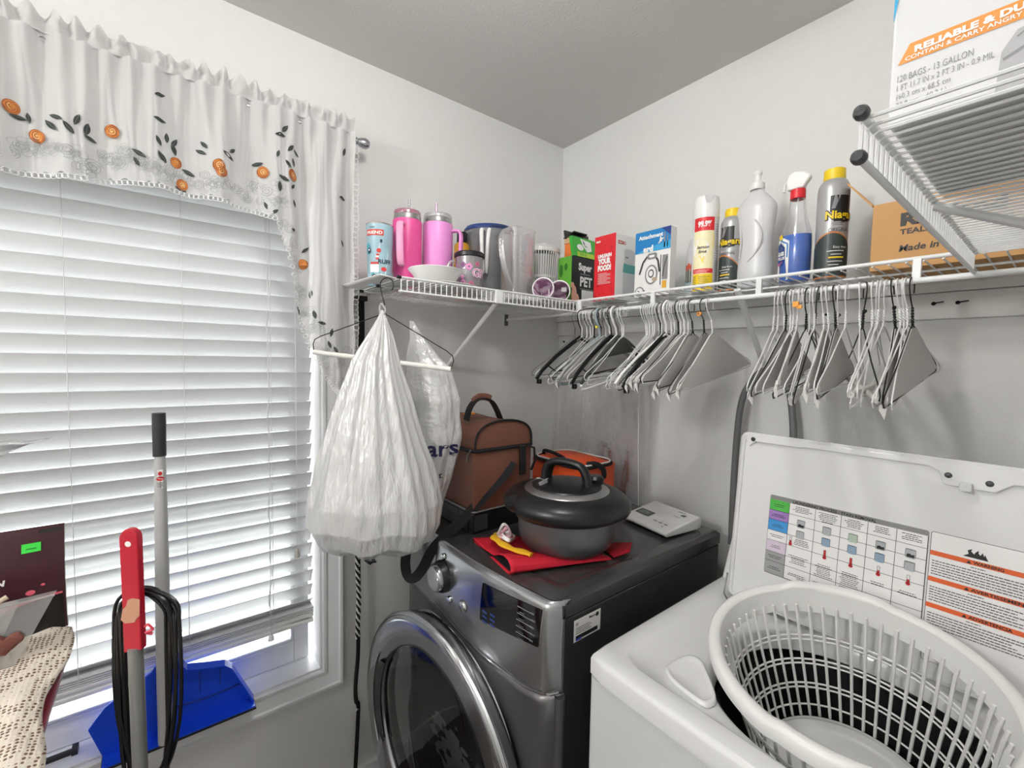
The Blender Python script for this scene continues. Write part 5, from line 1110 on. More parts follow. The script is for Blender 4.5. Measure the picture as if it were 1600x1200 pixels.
# clips and tags on hooks
clipm = mat('orange_clip', '#f0a23a', .4)
t = MB().use(clipm).lathe([(.0030, -.003), (.0058, -.002), (.0058, .002), (.0030, .003), (.003, -.003)], 20, M=Matrix.Rotation(pi/2, 4, 'X'), c=(0.846, -0.322, 1.628)).obj('size_clip'); tag(t, 'round orange size clip on a dark hanger hook above the dryer', 'clip')
t = MB().use(mat('yellow_clip', '#e8dd3c', .4)).lathe([(0, -.004), (.0045, -.003), (.0045, .003), (0, .004)], 16, M=Matrix.Rotation(pi/2, 4, 'X'), c=(0.500, -0.320, 1.610)).obj('size_clip'); tag(t, 'small yellow clip on a hanger near the room corner', 'clip')
t = MB().use(clipm).box(1.066, -.334, 1.626, 1.078, -.328, 1.638).box(1.074, -.334, 1.622, 1.084, -.328, 1.630).obj('size_clip', smooth=False, bevel=.001); tag(t, 'square orange clip on the hangers above the washing machine', 'clip')
# ================================================================ coat hanger holding the plastic bags at the shelf end
hgr = thing('trouser_hanger', 'wire trouser hanger with a white tube carrying two plastic bags', 'hanger', (0.369, -0.966, 1.6965), rot=(radians(-5.5), 0, radians(36-90+3)))
b = MB().use(wm_dark); hp = hook_pts(.0185, .0045)
b.tube(hp+[(0, -.010, -.042), (0, -.002, -.060), (0, 0, -.075)], .0013, 8)
WH, zb = .198, -.205
b.tube([(0, 0, -.070), (0, .006, -.088), (0, .03, -.098), (0, WH*.9, -.162), (0, WH-.004, -.172), (0, WH, -.185), (0, WH-.005, zb)], .0013, 8)
b.tube([(0, 0, -.070), (0, -.006, -.088), (0, -.03, -.098), (0, -WH*.9, -.162), (0, -WH+.004, -.172), (0, -WH, -.185), (0, -WH+.005, zb)], .0013, 8)
b.obj('wire_frame', hgr)
MB().use(tube_m).tube([(0, -WH+.004, zb), (0, WH-.004, zb)], .0062, 14).obj('cardboard_tube', hgr)
bag_m = film('white_bag_film', '#f3f3f2', transp=.05, transl=.35, gloss=.10, rough=.30, bump=1.0, bscale=70, detail=2, st=(1, 1, .22))
bag_m2 = film('white_bag_film_back', '#eeeeed', transp=.08, transl=.30, gloss=.12, rough=.25, bump=1.0, bscale=32, detail=3)
def interp(T, t):
    for (a, *va), (c, *vc) in zip(T, T[1:]):
        if t <= c:
            k = (t-a)/(c-a); k = k*k*(3-2*k)*.5+k*.5; return [p+(q-p)*k for p, q in zip(va, vc)]
    return T[-1][1:]
# screen-parallel frame of the bags: e1 to the viewer's right, e2 towards the viewer
e1 = Vector((0.62, 0.785, 0)); e2 = Vector((0.785, -0.62, 0))
# t: (height fraction, centre along e1, half width, half depth)
TB = [(0.0, 1.618, .000, .004, .004), (.04, 1.600, .000, .010, .008), (.10, 1.560, -.004, .028, .018), (.22, 1.490, -.016, .056, .035), (.38, 1.360, -.018, .098, .060), (.55, 1.235, -.018, .140, .085), (.70, 1.130, -.016, .166, .105), (.80, 1.075, -.018, .165, .105), (.90, 1.030, -.016, .142, .088), (.96, 1.008, -.020, .095, .055), (1.0, 1.000, -.02, .002, .002)]
bc = Vector((0.372, -0.980, 0))
def bagf(u, v):
    z, c, hw, hd = interp(TB, v); th = 2*pi*u
    k = 1+.10*(1-v)*sin(th*9+1)*min(1, v*6)+.055*(1-v)*sin(th*23+2*v)+.07*N3(2.2*cos(th), 2.2*sin(th), z*7)*min(1, v*3)+.05*N3(6*cos(th), 6*sin(th), z*16)*max(0, v-.45)*2+.045*abs(N3(12*cos(th), 12*sin(th), z*34))*max(0, v-.55)*2
    p = bc+e1*(c+hw*k*cos(th))+e2*(hd*k*sin(th)); return (p.x, p.y, z+.008*sin(th*7)*v*v)
bagt = thing('plastic_bag', 'bulging white plastic shopping bag knotted on the hanger above the dryer door', 'plastic bag', (0, 0, 0))
MB().use(bag_m).grid(bagf, 150, 110, cu=True).obj('bag_film', bagt, angle=180)
cont = mat('bag_contents', '#bdbbb8', .8, bump=.6, bscale=30)
MB().use(cont).grid(lambda u, v: (lambda th, ph: tuple(bc+e1*(-.035+.085*cos(th)*sin(ph)*(1+.7*N3(4*cos(th), 4*sin(th), 4*ph)))+e2*(.055*sin(th)*sin(ph))+Vector((0, 0, 1.058+.032*cos(ph)*(1+.5*N3(9*cos(th), ph*3, 1))))))(2*pi*u, pi*v), 40, 24, cu=True).obj('bag_contents', bagt)
MB().use(bag_m).tube(spline([bc+Vector((0, 0, 1.600)), bc+e1*.008+Vector((0, 0, 1.618)), bc+e1*-.002+Vector((0, 0, 1.634)), bc+e1*-.006+Vector((0, 0, 1.618)), bc+Vector((0, 0, 1.598))], 5), [.005]*21, 8, flat=(.5, 1.2)).obj('tied_handle', bagt)
MB().use(black_pl).add([tuple(bc+e1*a+e2*(.080)+Vector((0, 0, z))) for a, z in ((-.02, 1.012), (.006, 1.016), (.012, 1.008), (.002, 1.006), (-.004, 1.001))], [(0, 1, 2, 3, 4)]).obj('printed_corner', bagt, solid=.001)
TB2 = [(0.0, 1.600, -.030, .006, .005), (.10, 1.552, -.015, .020, .012), (.20, 1.500, .000, .045, .022), (.26, 1.478, .014, .056, .030), (.42, 1.385, .025, .076, .040), (.60, 1.280, .026, .076, .045), (.78, 1.165, .012, .066, .040), (.92, 1.075, .000, .050, .026), (1.0, 1.040, -.01, .008, .006)]
bc2 = Vector((0.353, -0.858, 0))
def bag2f(u, v):
    z, c, hw, hd = interp(TB2, v); th = 2*pi*u
    k = 1+.05*sin(th*5+3*v)+.09*N3(2.5*cos(th), 2.5*sin(th), z*9)+.04*N3(7*cos(th), 7*sin(th), z*22)
    p = bc2+e1*(c+hw*k*cos(th))+e2*(hd*k*sin(th)); return (p.x, p.y, z+.005*sin(th*6)*v)
bagt2 = thing('plastic_bag', 'second white shopping bag with navy store lettering hanging behind the first', 'plastic bag', (0, 0, 0))
MB().use(bag_m2).grid(bag2f, 110, 80, cu=True).obj('bag_film', bagt2, angle=180)
def b2(u, v, h=0):                                            # lettering frame on the front of the second bag; u right, v = height
    best = None
    for i in range(1, 40):
        uu = i/80.0; vv = 0
        z = v; lo_, hi_ = 0.0, 1.0
        for _ in range(14):
            mid = (lo_+hi_)/2
            if interp(TB2, mid)[0] > z: lo_ = mid
            else: hi_ = mid
        p = Vector(bag2f(uu, lo_)); s_ = (p-bc2).dot(e1)
        if best is None or abs(s_-u) < best[0]: best = (abs(s_-u), p)
    p = best[1]; q = bc2+e1*u+e2*((p-bc2).dot(e2)+.0025+h); return Vector((q.x, q.y, v))
navy = mat('bag_navy_ink', '#231f4d', .4)
def lettering(words_list):
    b = MB().use(navy)
    for body, u, v, size, w, bold in words_list:
        vs, fs = glyphs(body, bold); x0 = min(p[0] for p in vs); x1 = max(p[0] for p in vs); kx = w/(x1-x0) if w else size/.72
        b.add([b2(u+(p[0]-x0)*kx, v+p[1]*size/.72) for p in vs], fs)
    return b
lettering([('Mars', -.0265, 1.240, .044, .128, .02)]).obj('store_lettering', bagt2, smooth=False); lettering([('M st', .012, 1.178, .020, .050, 0)]).obj('lower_lettering', bagt2, smooth=False)
# ================================================================ black strap and braided cord by the casing
t = thing('braided_cord', 'long black and white braided cord hanging down the wall beside the window casing', 'cord', (0, 0, 0))
MB().use(black_soft).tube([(.032, -.913, 1.69), (.030, -.911, 1.60), (.030, -.912, 1.48), (.030, -.914, 1.30), (.03, -.918, 1.0)], .0100, 8, flat=(.45, 1)).obj('upper_strap', t)
MB().use(black_pl).box(.018, -.932, 1.678, .046, -.896, 1.694).obj('clip', t, bevel=.003)
brd = mat('braid_black', '#141416', .7); brw = mat('braid_white', '#e6e6e4', .7)
for k in range(4):
    pts = [(.026+.004*cos(i*.55+k*pi/2), -.921+.002*sin(i*.11)+.0055*sin(i*.55+k*pi/2), 1.0-.0042*i) for i in range(105)]
    MB().use(brw if k in (1, 3) else brd).tube(pts, .0026, 6).obj('braid_strand', t)
MB().use(brd).tube([(.026, -.919, .99), (.026, -.916, .75), (.026, -.919, .56)], .0032, 6).obj('edge_cord', t)
MB().use(black_soft).tube(spline([(.026, -.921, .58), (.026, -.922, .50), (.026, -.930, .40), (.026, -.928, .35), (.024, -.920, .32), (.026, -.927, .18), (.026, -.935, .04)], 6), [.007]*37, 8, flat=(.5, 1)).obj('lower_strap', t)
MB().use(brw).add([(.034, -.934, .318), (.034, -.922, .322), (.035, -.930, .330)], [(0, 1, 2)]).obj('frayed_end', t, solid=.001)
# clear garment bag in the corner behind the dryer
t = thing('garment_bag', 'clear plastic garment bag hanging in the room corner behind the dryer', 'garment bag', (0, 0, 0))
gm = film('garment_film', '#dcdce0', transp=.78, transl=.5, gloss=.03, rough=.12, bump=1.0, bscale=14)
gb = lambda u, v, s=1: (0.05+0.48*u+.012*sin(v*5), -0.075-0.020*s*sin(pi*u)**.3-0.010*s*N3(u*7, v*2.2, s*3)-.003*sin(u*34+v*3)*s, 1.46-0.48*v+.01*sin(u*9))
MB().use(gm).grid(lambda u, v: gb(u, v, 1), 60, 50).obj('front_film', t, angle=180)
MB().use(gm).grid(lambda u, v: gb(u, v, .1), 50, 40).obj('rear_film', t, angle=180)
MB().use(wm_white).tube([(.50, -.085, 1.46), (.505, -.085, 1.20), (.515, -.085, .985)], .0016, 6).obj('side_seam', t)
# ================================================================ things on top of the dryer
ZT = 0.9972
# brown lunch bag
t = thing('lunch_bag', 'brown two-compartment insulated lunch bag with a black carry handle', 'bag', (0.298, -0.615, ZT)); t.scale = (1.04, 1.04, 1.0)
brn = mat('lunch_brown', '#7c4f3f', .55, bump=.12, bscale=25, var=.12); brn2 = mat('lunch_brown_dark', '#6f4438', .6)
X0, X1, Y0, Y1 = -.112, .108, -.105, .100
def softbox(b, x0, x1, y0, y1, z0, z1, bul=.006, n=14):
    for (f_) in (lambda u, v: (x0+(x1-x0)*u, y0-bul*sin(pi*u)*sin(pi*v), z0+(z1-z0)*v), lambda u, v: (x1+bul*sin(pi*u)*sin(pi*v), y0+(y1-y0)*u, z0+(z1-z0)*v), lambda u, v: (x1-(x1-x0)*u, y1+bul*sin(pi*u)*sin(pi*v), z0+(z1-z0)*v), lambda u, v: (x0-bul*sin(pi*u)*sin(pi*v), y1-(y1-y0)*u, z0+(z1-z0)*v), lambda u, v: (x0+(x1-x0)*u, y0+(y1-y0)*v, z1+bul*.5*sin(pi*u)*sin(pi*v)), lambda u, v: (x0+(x1-x0)*u, y1-(y1-y0)*v, z0)):
        b.grid(f_, n, n)
    return b
softbox(MB().use(black_pl), X0-.004, X1+.004, Y0-.004, Y1+.004, .002, .062, .003).obj('base_compartment', t, bevel=0)
b = MB().use(mat('mesh_silver', '#3f4042', .5, wave=(260, 'Y', .8)))
b.box(X0+.01, Y0-.0068, .008, X1-.070, Y0-.0062, .056).box(X1-.062, Y0-.0068, .008, X1-.018, Y0-.0062, .056).box(X1+.0055, Y0+.0, .008, X1+.0062, Y0+.045, .054); b.obj('side_netting', t, smooth=False)
MB().use(mat('piping_silver', '#9c9a98', .4, .5)).tube([(x, y, .064) for x, y in rrect(X0-.005, Y0-.005, X1+.005, Y1+.005, .012)], .0026, 8, closed=True).obj('lower_zip', t)
softbox(MB().use(brn), X0, X1, Y0, Y1, .066, .238, .007).obj('main_compartment', t)
def arch(k): return (Y0+.002)+(Y1-Y0-.004)*k
b = MB().use(brn)                                             # domed lid running the length of the bag
def dome_(u, v):
    a = pi*v; yy = (Y0+Y1)/2-cos(a)*(Y1-Y0)/2*.99; zz = .242+.080*abs(sin(a))**.55; x = X0+(X1-X0)*u; return (x, yy, zz-.004*sin(pi*u)+.003*N3(u*4, v*4, 0))
b.grid(dome_, 16, 28)
for u_ in (0, 1):
    ring = [dome_(u_, k/28) for k in range(29)]; cpt = (X1+.006 if u_ else X0-.006, (Y0+Y1)/2, .27); b.add(ring+[cpt], [((k, k+1, 29) if u_ else (k+1, k, 29)) for k in range(28)]+[((28, 0, 29) if u_ else (0, 28, 29))])
b.obj('lid_compartment', t, angle=60)
MB().use(black_pl).tube([(X1+.003, dome_(1, k/28)[1], dome_(1, k/28)[2]+.001) for k in range(29)], .0034, 8).obj('arch_zip', t)
MB().use(black_soft).tube([(x, y, .240) for x, y in rrect(X0-.004, Y0-.004, X1+.004, Y1+.004, .014)], .0058, 8, closed=True).obj('middle_zip', t)
MB().use(mat('zip_pull', '#8f8d8b', .4, .6)).tube([(X1-.004, Y0-.009, .244), (X1-.012, Y0-.013, .228), (X1-.016, Y0-.012, .208)], .0036, 8, flat=(.6, 1.1)).obj('zip_pull', t)
MB().use(black_pl).box(X1+.006, Y1-.050, .150, X1+.012, Y1-.028, .240).tube([(X1+.008, Y1-.02, .238), (X1+.020, Y1-.004, .232), (X1+.020, Y1+.000, .19), (X1+.010, Y1-.006, .16)], .004, 8).obj('strap_buckle', t, bevel=.002)
MB().use(black_soft).tube(spline([(.03, -.082, .318), (.03, -.072, .352), (.03, -.052, .376), (.03, -.022, .382), (.03, .006, .372), (.03, .026, .345), (.03, .040, .316)], 6), .0145, 10, flat=(1.15, .22)).obj('carry_handle', t)
MB().use(brn).tube(spline([(.03, -.060, .374), (.03, -.040, .3865), (.03, -.015, .3865), (.03, .004, .380)], 6), .0112, 10, flat=(1.0, .25)).obj('handle_wrap', t)
MB().use(mat('yellow_tag', '#e5a540', .5)).box(X0+.03, -.02, .320, X0+.05, .01, .326).obj('yellow_tab', t)
b = MB().use(black_soft)                                       # shoulder strap trailing over the dryer front
sp_ = spline([(.113, .025, .195), (.118, .000, .168), (.112, -.060, .115), (.102, -.125, .055), (.092, -.178, .012), (.075, -.212, -.030), (.045, -.228, -.095), (.012, -.236, -.130), (-.020, -.238, -.135), (-.045, -.234, -.112), (-.052, -.226, -.060), (-.050, -.222, -.010)], 6)
vs = []
for i, p in enumerate(sp_):
    tv = (sp_[min(i+1, len(sp_)-1)]-sp_[max(i-1, 0)]).normalized(); side = tv.cross(Vector((-.74, .62, -.25)).normalized()).normalized()*.0140
    side2 = tv.cross(side).normalized()*.0012
    for q in (side+side2, side-side2, -side-side2, -side+side2): vs.append(p+q)
b.add(vs, [(i*4+j, i*4+(j+1) % 4, (i+1)*4+(j+1) % 4, (i+1)*4+j) for i in range(len(sp_)-1) for j in range(4)]); b.obj('shoulder_strap', t, angle=50)
# orange cooler behind the pressure cooker
t = thing('cooler_bag', 'bright orange cooler bag with black zip trim behind the pressure cooker', 'bag', (0.405, -0.275, ZT))
orc = mat('cooler_orange', '#ef5a28', .5, bump=.15, bscale=30, var=.18)
softbox(MB().use(orc), -.155, .080, -.085, .085, .001, .150, .008).obj('bag_body', t)
b = MB().use(orc); b.grid(lambda u, v: (-.157+.240*u, -.088+.176*v, .154+.022*(1-abs(2*u-1)**3)*(1-abs(2*v-1)**2)+.002*N3(u*5, v*5, 1)), 24, 18); b.obj('lid_flap', t)
MB().use(black_soft).tube([(x, y, .153) for x, y in rrect(-.161, -.092, .087, .092, .05)], .0056, 8, closed=True).obj('zip_band', t)
MB().use(white_pl).tube([(x, y, .1605) for x, y in rrect(-.158, -.089, .084, .089, .05)], .0026, 6, closed=True).obj('white_piping', t)
MB().use(black_soft).tube(spline([(.065, -.04, .160), (.095, -.03, .166), (.108, -.01, .150), (.106, .0, .122), (.092, .0, .110)], 6), .009, 10, flat=(1, .5)).obj('side_handle', t)
MB().use(black_soft).tube(spline([(-.158, -.03, .158), (-.12, -.06, .178), (-.06, -.07, .180), (-.02, -.06, .168)], 6), .006, 8).obj('carry_strap', t)
MB().use(black_soft).tube([(.108, -.02, .13), (.112, -.03, .06), (.112, -.03, .002)], .0012, 6).obj('draw_cord', t)
# red cloth folded under the cooker
redcl = mat('cloth_red', '#c4122c', .75, bump=.3, bscale=300); dkcl = mat('cloth_dark', '#2b2a30', .8)
t = thing('folded_cloth', 'red fabric folded under the pressure cooker at the dryer edge', 'cloth', (0, 0, 0))
A_, B_, C_, D_ = Vector((.452, -.752, 0)), Vector((.668, -.792, 0)), Vector((.752, -.540, 0)), Vector((.500, -.640, 0))
def layer(h, ins, z):
    return lambda u, v: (A_.lerp(B_, u)*(1-v)+D_.lerp(C_, u)*v)*1+Vector((ins*(1-2*u)*.3, ins*(1-2*v)*.3, ZT+z+h*1.0*max(0, sin(pi*min(1, u*1.05)))*(1-v)**2*(.3+.7*u)))
def loopcloth(u, v):                                           # u along the front edge profile, v towards the cooker
    P_ = [(.0, .0015), (.30, .0015), (.60, .0018), (.85, .002), (.98, .004), (1.03, .014), (1.02, .026), (.96, .036), (.86, .037), (.74, .030), (.62, .016), (.35, .009), (.0, .009)]
    i = u*(len(P_)-1); k = min(int(i), len(P_)-2); f_ = i-k; s_ = P_[k][0]*(1-f_)+P_[k+1][0]*f_; z_ = P_[k][1]*(1-f_)+P_[k+1][1]*f_
    base = A_.lerp(B_, s_)*(1-v)+D_.lerp(C_, s_)*v; return Vector((base.x, base.y, ZT+(z_ if z_ < .0035 else .0035+(z_-.0035)*(1-.75*v))))
MB().use(redcl).grid(loopcloth, 72, 20).obj('fabric', t, solid=.0022, angle=70)
MB().use(dkcl).grid(lambda u, v: Vector((lambda q: (q[0], q[1], ZT+.005))(A_.lerp(B_, .25+.68*u)*(1-v*.9-.03)+D_.lerp(C_, .25+.68*u)*(v*.9+.03))), 8, 8).obj('dark_lining', t)
MB().use(redcl).add([(.700, -.50, ZT+.004), (.752, -.520, ZT+.004), (.768, -.475, ZT+.012), (.748, -.440, ZT+.020), (.700, -.45, ZT+.006)], [(0, 1, 2, 3, 4)]).obj('raised_corner', t, solid=.003)
b = MB().use(mat('print_gold', '#e9b63a', .5))
for k in range(4): b.box(.462+.014*k, -.690+.006*k, ZT+.0112, .470+.014*k, -.676+.006*k, ZT+.0116)
b.obj('gold_print', t, smooth=False)
t = MB().use(mat('cloth_yellow', '#edb41d', .7, bump=.2, bscale=60)); yc = spline([(.505, -.715, .022), (.540, -.738, .030), (.580, -.748, .034), (.620, -.748, .034), (.655, -.735, .034), (.672, -.728, .032)], 6)
t.tube([Vector((p.x, p.y, ZT+p.z+.0035)) for p in yc], [.008+.004*sin(i*.35)**2 for i in range(len(yc))], 8, flat=(.5, 1.3)); tag(t.obj('yellow_cloth', sub=1), 'crumpled yellow cloth strip lying over the red fabric', 'cloth')
for k, (m_, lab) in enumerate(((mat('ribbon_pink', '#e0a8b8', .5), 'pink and white'), )):
    t = thing('ribbon_bundle', 'tangled pink and white ribbon lying beside the pressure cooker base', 'ribbon', (0, 0, 0))
    for j in range(5):
        ph = j*.7; c = Vector((.520+.012*j, -.700-.004*j, ZT+.036)); pts = [c+Vector(((.034-.003*j)*cos(a_)+.006*sin(2*a_+ph), -.65*(.034-.003*j)*cos(a_)+(.020)*sin(a_), .008*sin(a_+ph)+.003*j*.5)) for a_ in [2*pi*i/30 for i in range(30)]]
        MB().use(m_ if j % 2 else paper).tube(pts, .0034, 6, closed=True, flat=(1.4, .35)).obj('ribbon_loop', t)
# pressure cooker
t = thing('pressure_cooker', 'dark steel pressure cooker pot with a black locking lid and arched handle', 'pressure cooker', (0.638, -0.580, ZT+.0125), radians(0)); t.scale = (1.21, 1.21, 1.04)
pot = mat('pot_steel', '#77777a', .40, .8, bump=.04, bscale=500); lidm = mat('cooker_lid_black', '#19191b', .32); 
MB().use(pot).lathe([(0, .0005), (.070, 0), (.088, .006), (.100, .022), (.105, .045), (.1055, .10), (.106, .116), (.108, .118)], 64).obj('pot', t, angle=60)
def lidp(u, v):
    th = 2*pi*u; P_ = [(.104, .096), (.113, .092), (.123, .095), (.130, .106), (.1315, .119), (.127, .131), (.116, .141), (.103, .147), (.092, .1475)]
    i = v*(len(P_)-1); k = min(int(i), len(P_)-2); f_ = i-k; r_ = P_[k][0]*(1-f_)+P_[k+1][0]*f_; z_ = P_[k][1]*(1-f_)+P_[k+1][1]*f_
    w_ = th-radians(232); lug = .012*max(0, cos(2*(th-radians(40))))**3; nt_ = max(0, 1-abs(((th-radians(252)+pi) % (2*pi))-pi)/radians(9))
    r_ += lug*max(0, 1-v)*1.2; r_ -= .016*nt_*(1-v)*min(1, v*6+.3)
    return (r_*cos(th), r_*sin(th), z_)
MB().use(lidm).grid(lidp, 180, 20, cu=True).obj('locking_ring', t, angle=60)
MB().use(mat('brushed_band', '#bdbdbf', .3, .95)).lathe([(.0925, .1472), (.091, .1495), (.078, .1545), (.076, .155)], 64).obj('steel_band', t)
MB().use(lidm).lathe([(.0765, .1545), (.074, .158), (.05, .164), (.02, .167), (0, .167)], 56).obj('lid_centre', t)
hd = spline([(-.050, .0, .158), (-.049, 0, .182), (-.040, 0, .205), (-.018, 0, .214), (.012, 0, .213), (.034, 0, .205), (.046, 0, .184), (.048, 0, .160)], 5)
HR = Matrix.Rotation(radians(19), 3, 'Z')
MB().use(lidm).tube([HR @ p for p in hd], [.016]*len(hd), 14, flat=(.62, .95)).obj('lid_handle', t, angle=80)
MB().use(black_pl).lathe([(.018, 0), (.019, .012), (.014, .019), (0, .020)], 28, c=(.028, .062, .157)).tube([(.028, .062, .168), (.046, .060, .168)], .007, 10).obj('pressure_valve', t)
b = MB().use(mat('cooker_print', '#c9c9cb', .4)); pfr = plane(Vector((-.060, -.045, .1585)), (.80, -.60, 0), (.58, .78, .12))
for k in range(5): b.line([(.006+.007*k, .030), (.034+.005*k, .010)], .0016, pfr, .0045)
b.line([(-.008, .026), (.004, .034), (.014, .026), (.006, .018), (-.004, .022)], .002, pfr, .0045).disc(-.004, .012, .006, .005, pfr, .0045); b.obj('lid_print', t, smooth=False)
MB().use(pot).box(-.004, -.1075, .085, .004, -.1045, .094).obj('rim_stud', t, bevel=.001)
# white caller-ID style telephone unit
t = thing('phone_unit', 'small white wedge-shaped telephone unit lying near the back of the dryer', 'telephone', (0.688, -0.215, ZT), radians(-9))
wp = mat('phone_white', '#e9e9e8', .35)
hw_ = .088; pr = [(-.078, .012), (-.072, .020), (.066, .043), (.076, .040), (.080, .030), (.078, .010), (.060, .004), (-.070, .004)]
MB().use(wp).prism(pr, -hw_, hw_, lambda u, v, h: (h, u, v)).obj('housing', t, smooth=False, bevel=.005, seg=3)
PF = plane((-hw_, -.072, .0203), (1, 0, 0), (0, .138, .023))
b = MB().use(mat('phone_screen', '#55585a', .2)).poly(rrect(.014, .038, .070, .072, .004), PF, .0008).use(mat('phone_lcd', '#7d8583', .2)).poly(rrect(.022, .046, .060, .063, .002), PF, .0012).use(dgp).text('12:00', .026, .050, .008, PF, .0016)
b.use(gyp)
for k in range(3): b.poly(rrect(.096+.020*k, .030, .110+.020*k, .036, .002), PF, .0008)
for k in range(3): b.rect(.098+.020*k, .042, .108+.020*k, .0432, PF, .0008)
b.use(ink).text('GE', .132, .108, .010, PF, .0008, bold=.04).text('CALL ID', .112, .125, .005, PF, .0008, bold=.02).rect(.120, .095, .142, .0965, PF, .0008).text('x', .140, .016, .007, PF, .0008, bold=.04)
b.obj('face_print', t, smooth=False)
for x in (-.06, .06):
    for y in (-.055, .06): MB().use(black_pl).lathe([(.005, .0005), (.005, .0045)], 10, c=(x, y, 0), cap=True).obj('foot', t)
# ================================================================ window side: long-handled dustpan on the sill, mop, table with snacks
t = thing('dustpan', 'bright blue lobby dustpan with a long grey handle and black grip on the window sill', 'dustpan', (0, 0, 0))
bp_ = mat('dustpan_blue', '#1a4fe6', .3, spec=.4); bpd = mat('dustpan_blue_dark', '#0f2f96', .35)
YZ = [(-1.417, .800), (-1.404, .800), (-1.402, .730), (-1.394, .690), (-1.378, .664), (-1.340, .652), (-1.294, .640), (-1.277, .624), (-1.225, .505), (-1.226, .497), (-1.55, .497), (-1.575, .580), (-1.545, .622), (-1.500, .650), (-1.455, .672), (-1.432, .705), (-1.420, .750)]
P2 = lambda u, v, h=0: (h, u, v)
MB().use(bp_).prism(YZ, 0.012, 0.018, P2).obj('pan_back', t, smooth=False, bevel=.0015)
b = MB().use(bp_)
ring = YZ[1:10]; ring2 = YZ[10:]
for (a, c), (e, g) in list(zip(ring, ring[1:])):
    b.add([(0.016, a, c), (0.016, e, g), (0.042, e-.002, g-.001), (0.042, a-.002, c-.001), (0.016, a-.003, c-.003), (0.016, e-.004, g-.004), (0.042, e-.006, g-.004), (0.042, a-.005, c-.004)], [(0, 1, 2, 3), (4, 7, 6, 5), (3, 2, 6, 7), (0, 4, 5, 1), (0, 3, 7, 4), (1, 5, 6, 2)])
b.box(.016, -1.55, .497, .060, -1.226, .5005); b.obj('pan_wall', t, smooth=False)
MB().use(black_pl).box(.010, -1.552, .4912, .062, -1.224, .4968).obj('rubber_lip', t, smooth=False, bevel=.001)
b = MB().use(bpd)
for y, z0, z1 in ((-1.352, .575, .648), (-1.306, .575, .630), (-1.49, .56, .62)): b.box(.0182, y-.001, z0, .0205, y+.001, z1)
b.tube([(.0195, -1.420, .560), (.0195, -1.34, .552), (.0195, -1.248, .556)], .0025, 6); b.obj('stiffening_ridge', t)
hg = mat('handle_grey', '#c2c2c2', .35, var=.06)
MB().use(hg).tube([(.054, -1.428, .500), (.054, -1.427, .80), (.055, -1.4255, 1.10), (.056, -1.425, 1.255)], [.0155, .0160, .0135, .0115], 20, flat=(1, 1)).obj('handle', t)
MB().use(mat('grip_black', '#2d2e31', .45)).tube([(.056, -1.4255, 1.245), (.056, -1.425, 1.33), (.056, -1.425, 1.352)], [.0138, .0142, .0140], 20).obj('grip', t)
MB().use(mat('hang_slot', '#6a6c70', .4)).box(.0672, -1.430, 1.336, .0682, -1.420, 1.350).obj('hang_slot', t)
hfm = cyl((.0556, -1.4253), .0128, 0, 0)
b = MB().use(whp).rect(-.0055, 1.166, .0055, 1.212, hfm, .0006).use(rd).disc(0, 1.203, .004, .005, hfm, .0012, 12).disc(0, 1.190, .0075, .0055, hfm, .0012, 16).use(dgp)
for k in range(4): b.rect(-.0055, 1.1685+.0034*k, .0055, 1.1700+.0034*k, hfm, .0012)
b.obj('handle_sticker', t, smooth=False)
# red-handled mop with a coiled black power cable, standing on the floor
t = thing('steam_mop', 'upright mop with a flat red handle, grey pole and coiled black cable', 'mop', (0, 0, 0))
rh = mat('mop_red', '#c0122e', .3, coat=.2, var=.12, bscale=40)
nrm = Vector((.78, -.08, 0)).normalized()
mc = Vector((.483, -1.4625, 0)); mu = Vector((.62, .785, 0)); mn = Vector((.785, -.62, 0))
hpoly = [(-.0150, .992), (.0155, .998), (.0155, 1.185)]+[(.0005+.0150*cos(a_), 1.190+.0150*sin(a_)) for a_ in [pi*i/12 for i in range(13)]]+[(-.0145, 1.190)]
hf2 = lambda u, v, h=0: mc+mu*(u+.01*(1.2-v))+mn*h+Vector((.02*(1.2-v), 0, v))
b = MB().use(rh); hole_c = (0, 1.179)
b.prism(hpoly, -.006, .006, hf2); b.obj('handle', t, smooth=False, bevel=.005, seg=3)
MB().use(paper).disc(0, 1.180, .0052, .0048, hf2, .0066, 20).obj('hang_hole', t, smooth=False)
MB().use(mat('masking_tape', '#c79377', .7, bump=.5, bscale=90)).poly([(-.017, 1.050), (-.010, 1.044), (.006, 1.046), (.010, 1.053), (.0150, 1.058), (.0165, 1.086), (.004, 1.088), (-.004, 1.084), (-.007, 1.074), (-.013, 1.068)], hf2, .0066).obj('tape_patch', t, smooth=False)
MB().use(mat('pole_grey', '#8e8d8b', .4, .3)).tube([tuple(hf2(.0005, 1.00)), tuple(hf2(.001, .50)), tuple(hf2(.002, .06))], .0108, 20).obj('pole', t)
MB().use(mat('mop_head', '#d0d0d0', .5)).box(.38, -1.57, .002, .62, -1.38, .05).obj('mop_head', t, bevel=.02, seg=3)
cab = mat('cable_black', '#0e0e10', .3)
for j in range(7):
    s_ = .030+.0040*j*(1 if j % 2 else .6); lo_ = .66+.016*j
    pts = []
    for i in range(40):
        a_ = 2*pi*i/40; x_ = s_*cos(a_)*(1 if cos(a_) < 0 else 1.25); y_ = 1.075+.0035*(j % 3)+(0 if sin(a_) > 0 else 0)
        zz = (y_-.035+.045*sin(a_)) if sin(a_) > 0 else (y_-.035+(y_-.035-lo_)*sin(a_)); pts.append(hf2(x_*(1+.25*(1.1-zz)/.4)+.004+.002*sin(5*a_+j), zz, -.013-.0045*(j % 4)*sin(a_)))
    MB().use(cab).tube(pts, .0030, 7, closed=True).obj('cable_coil', t)
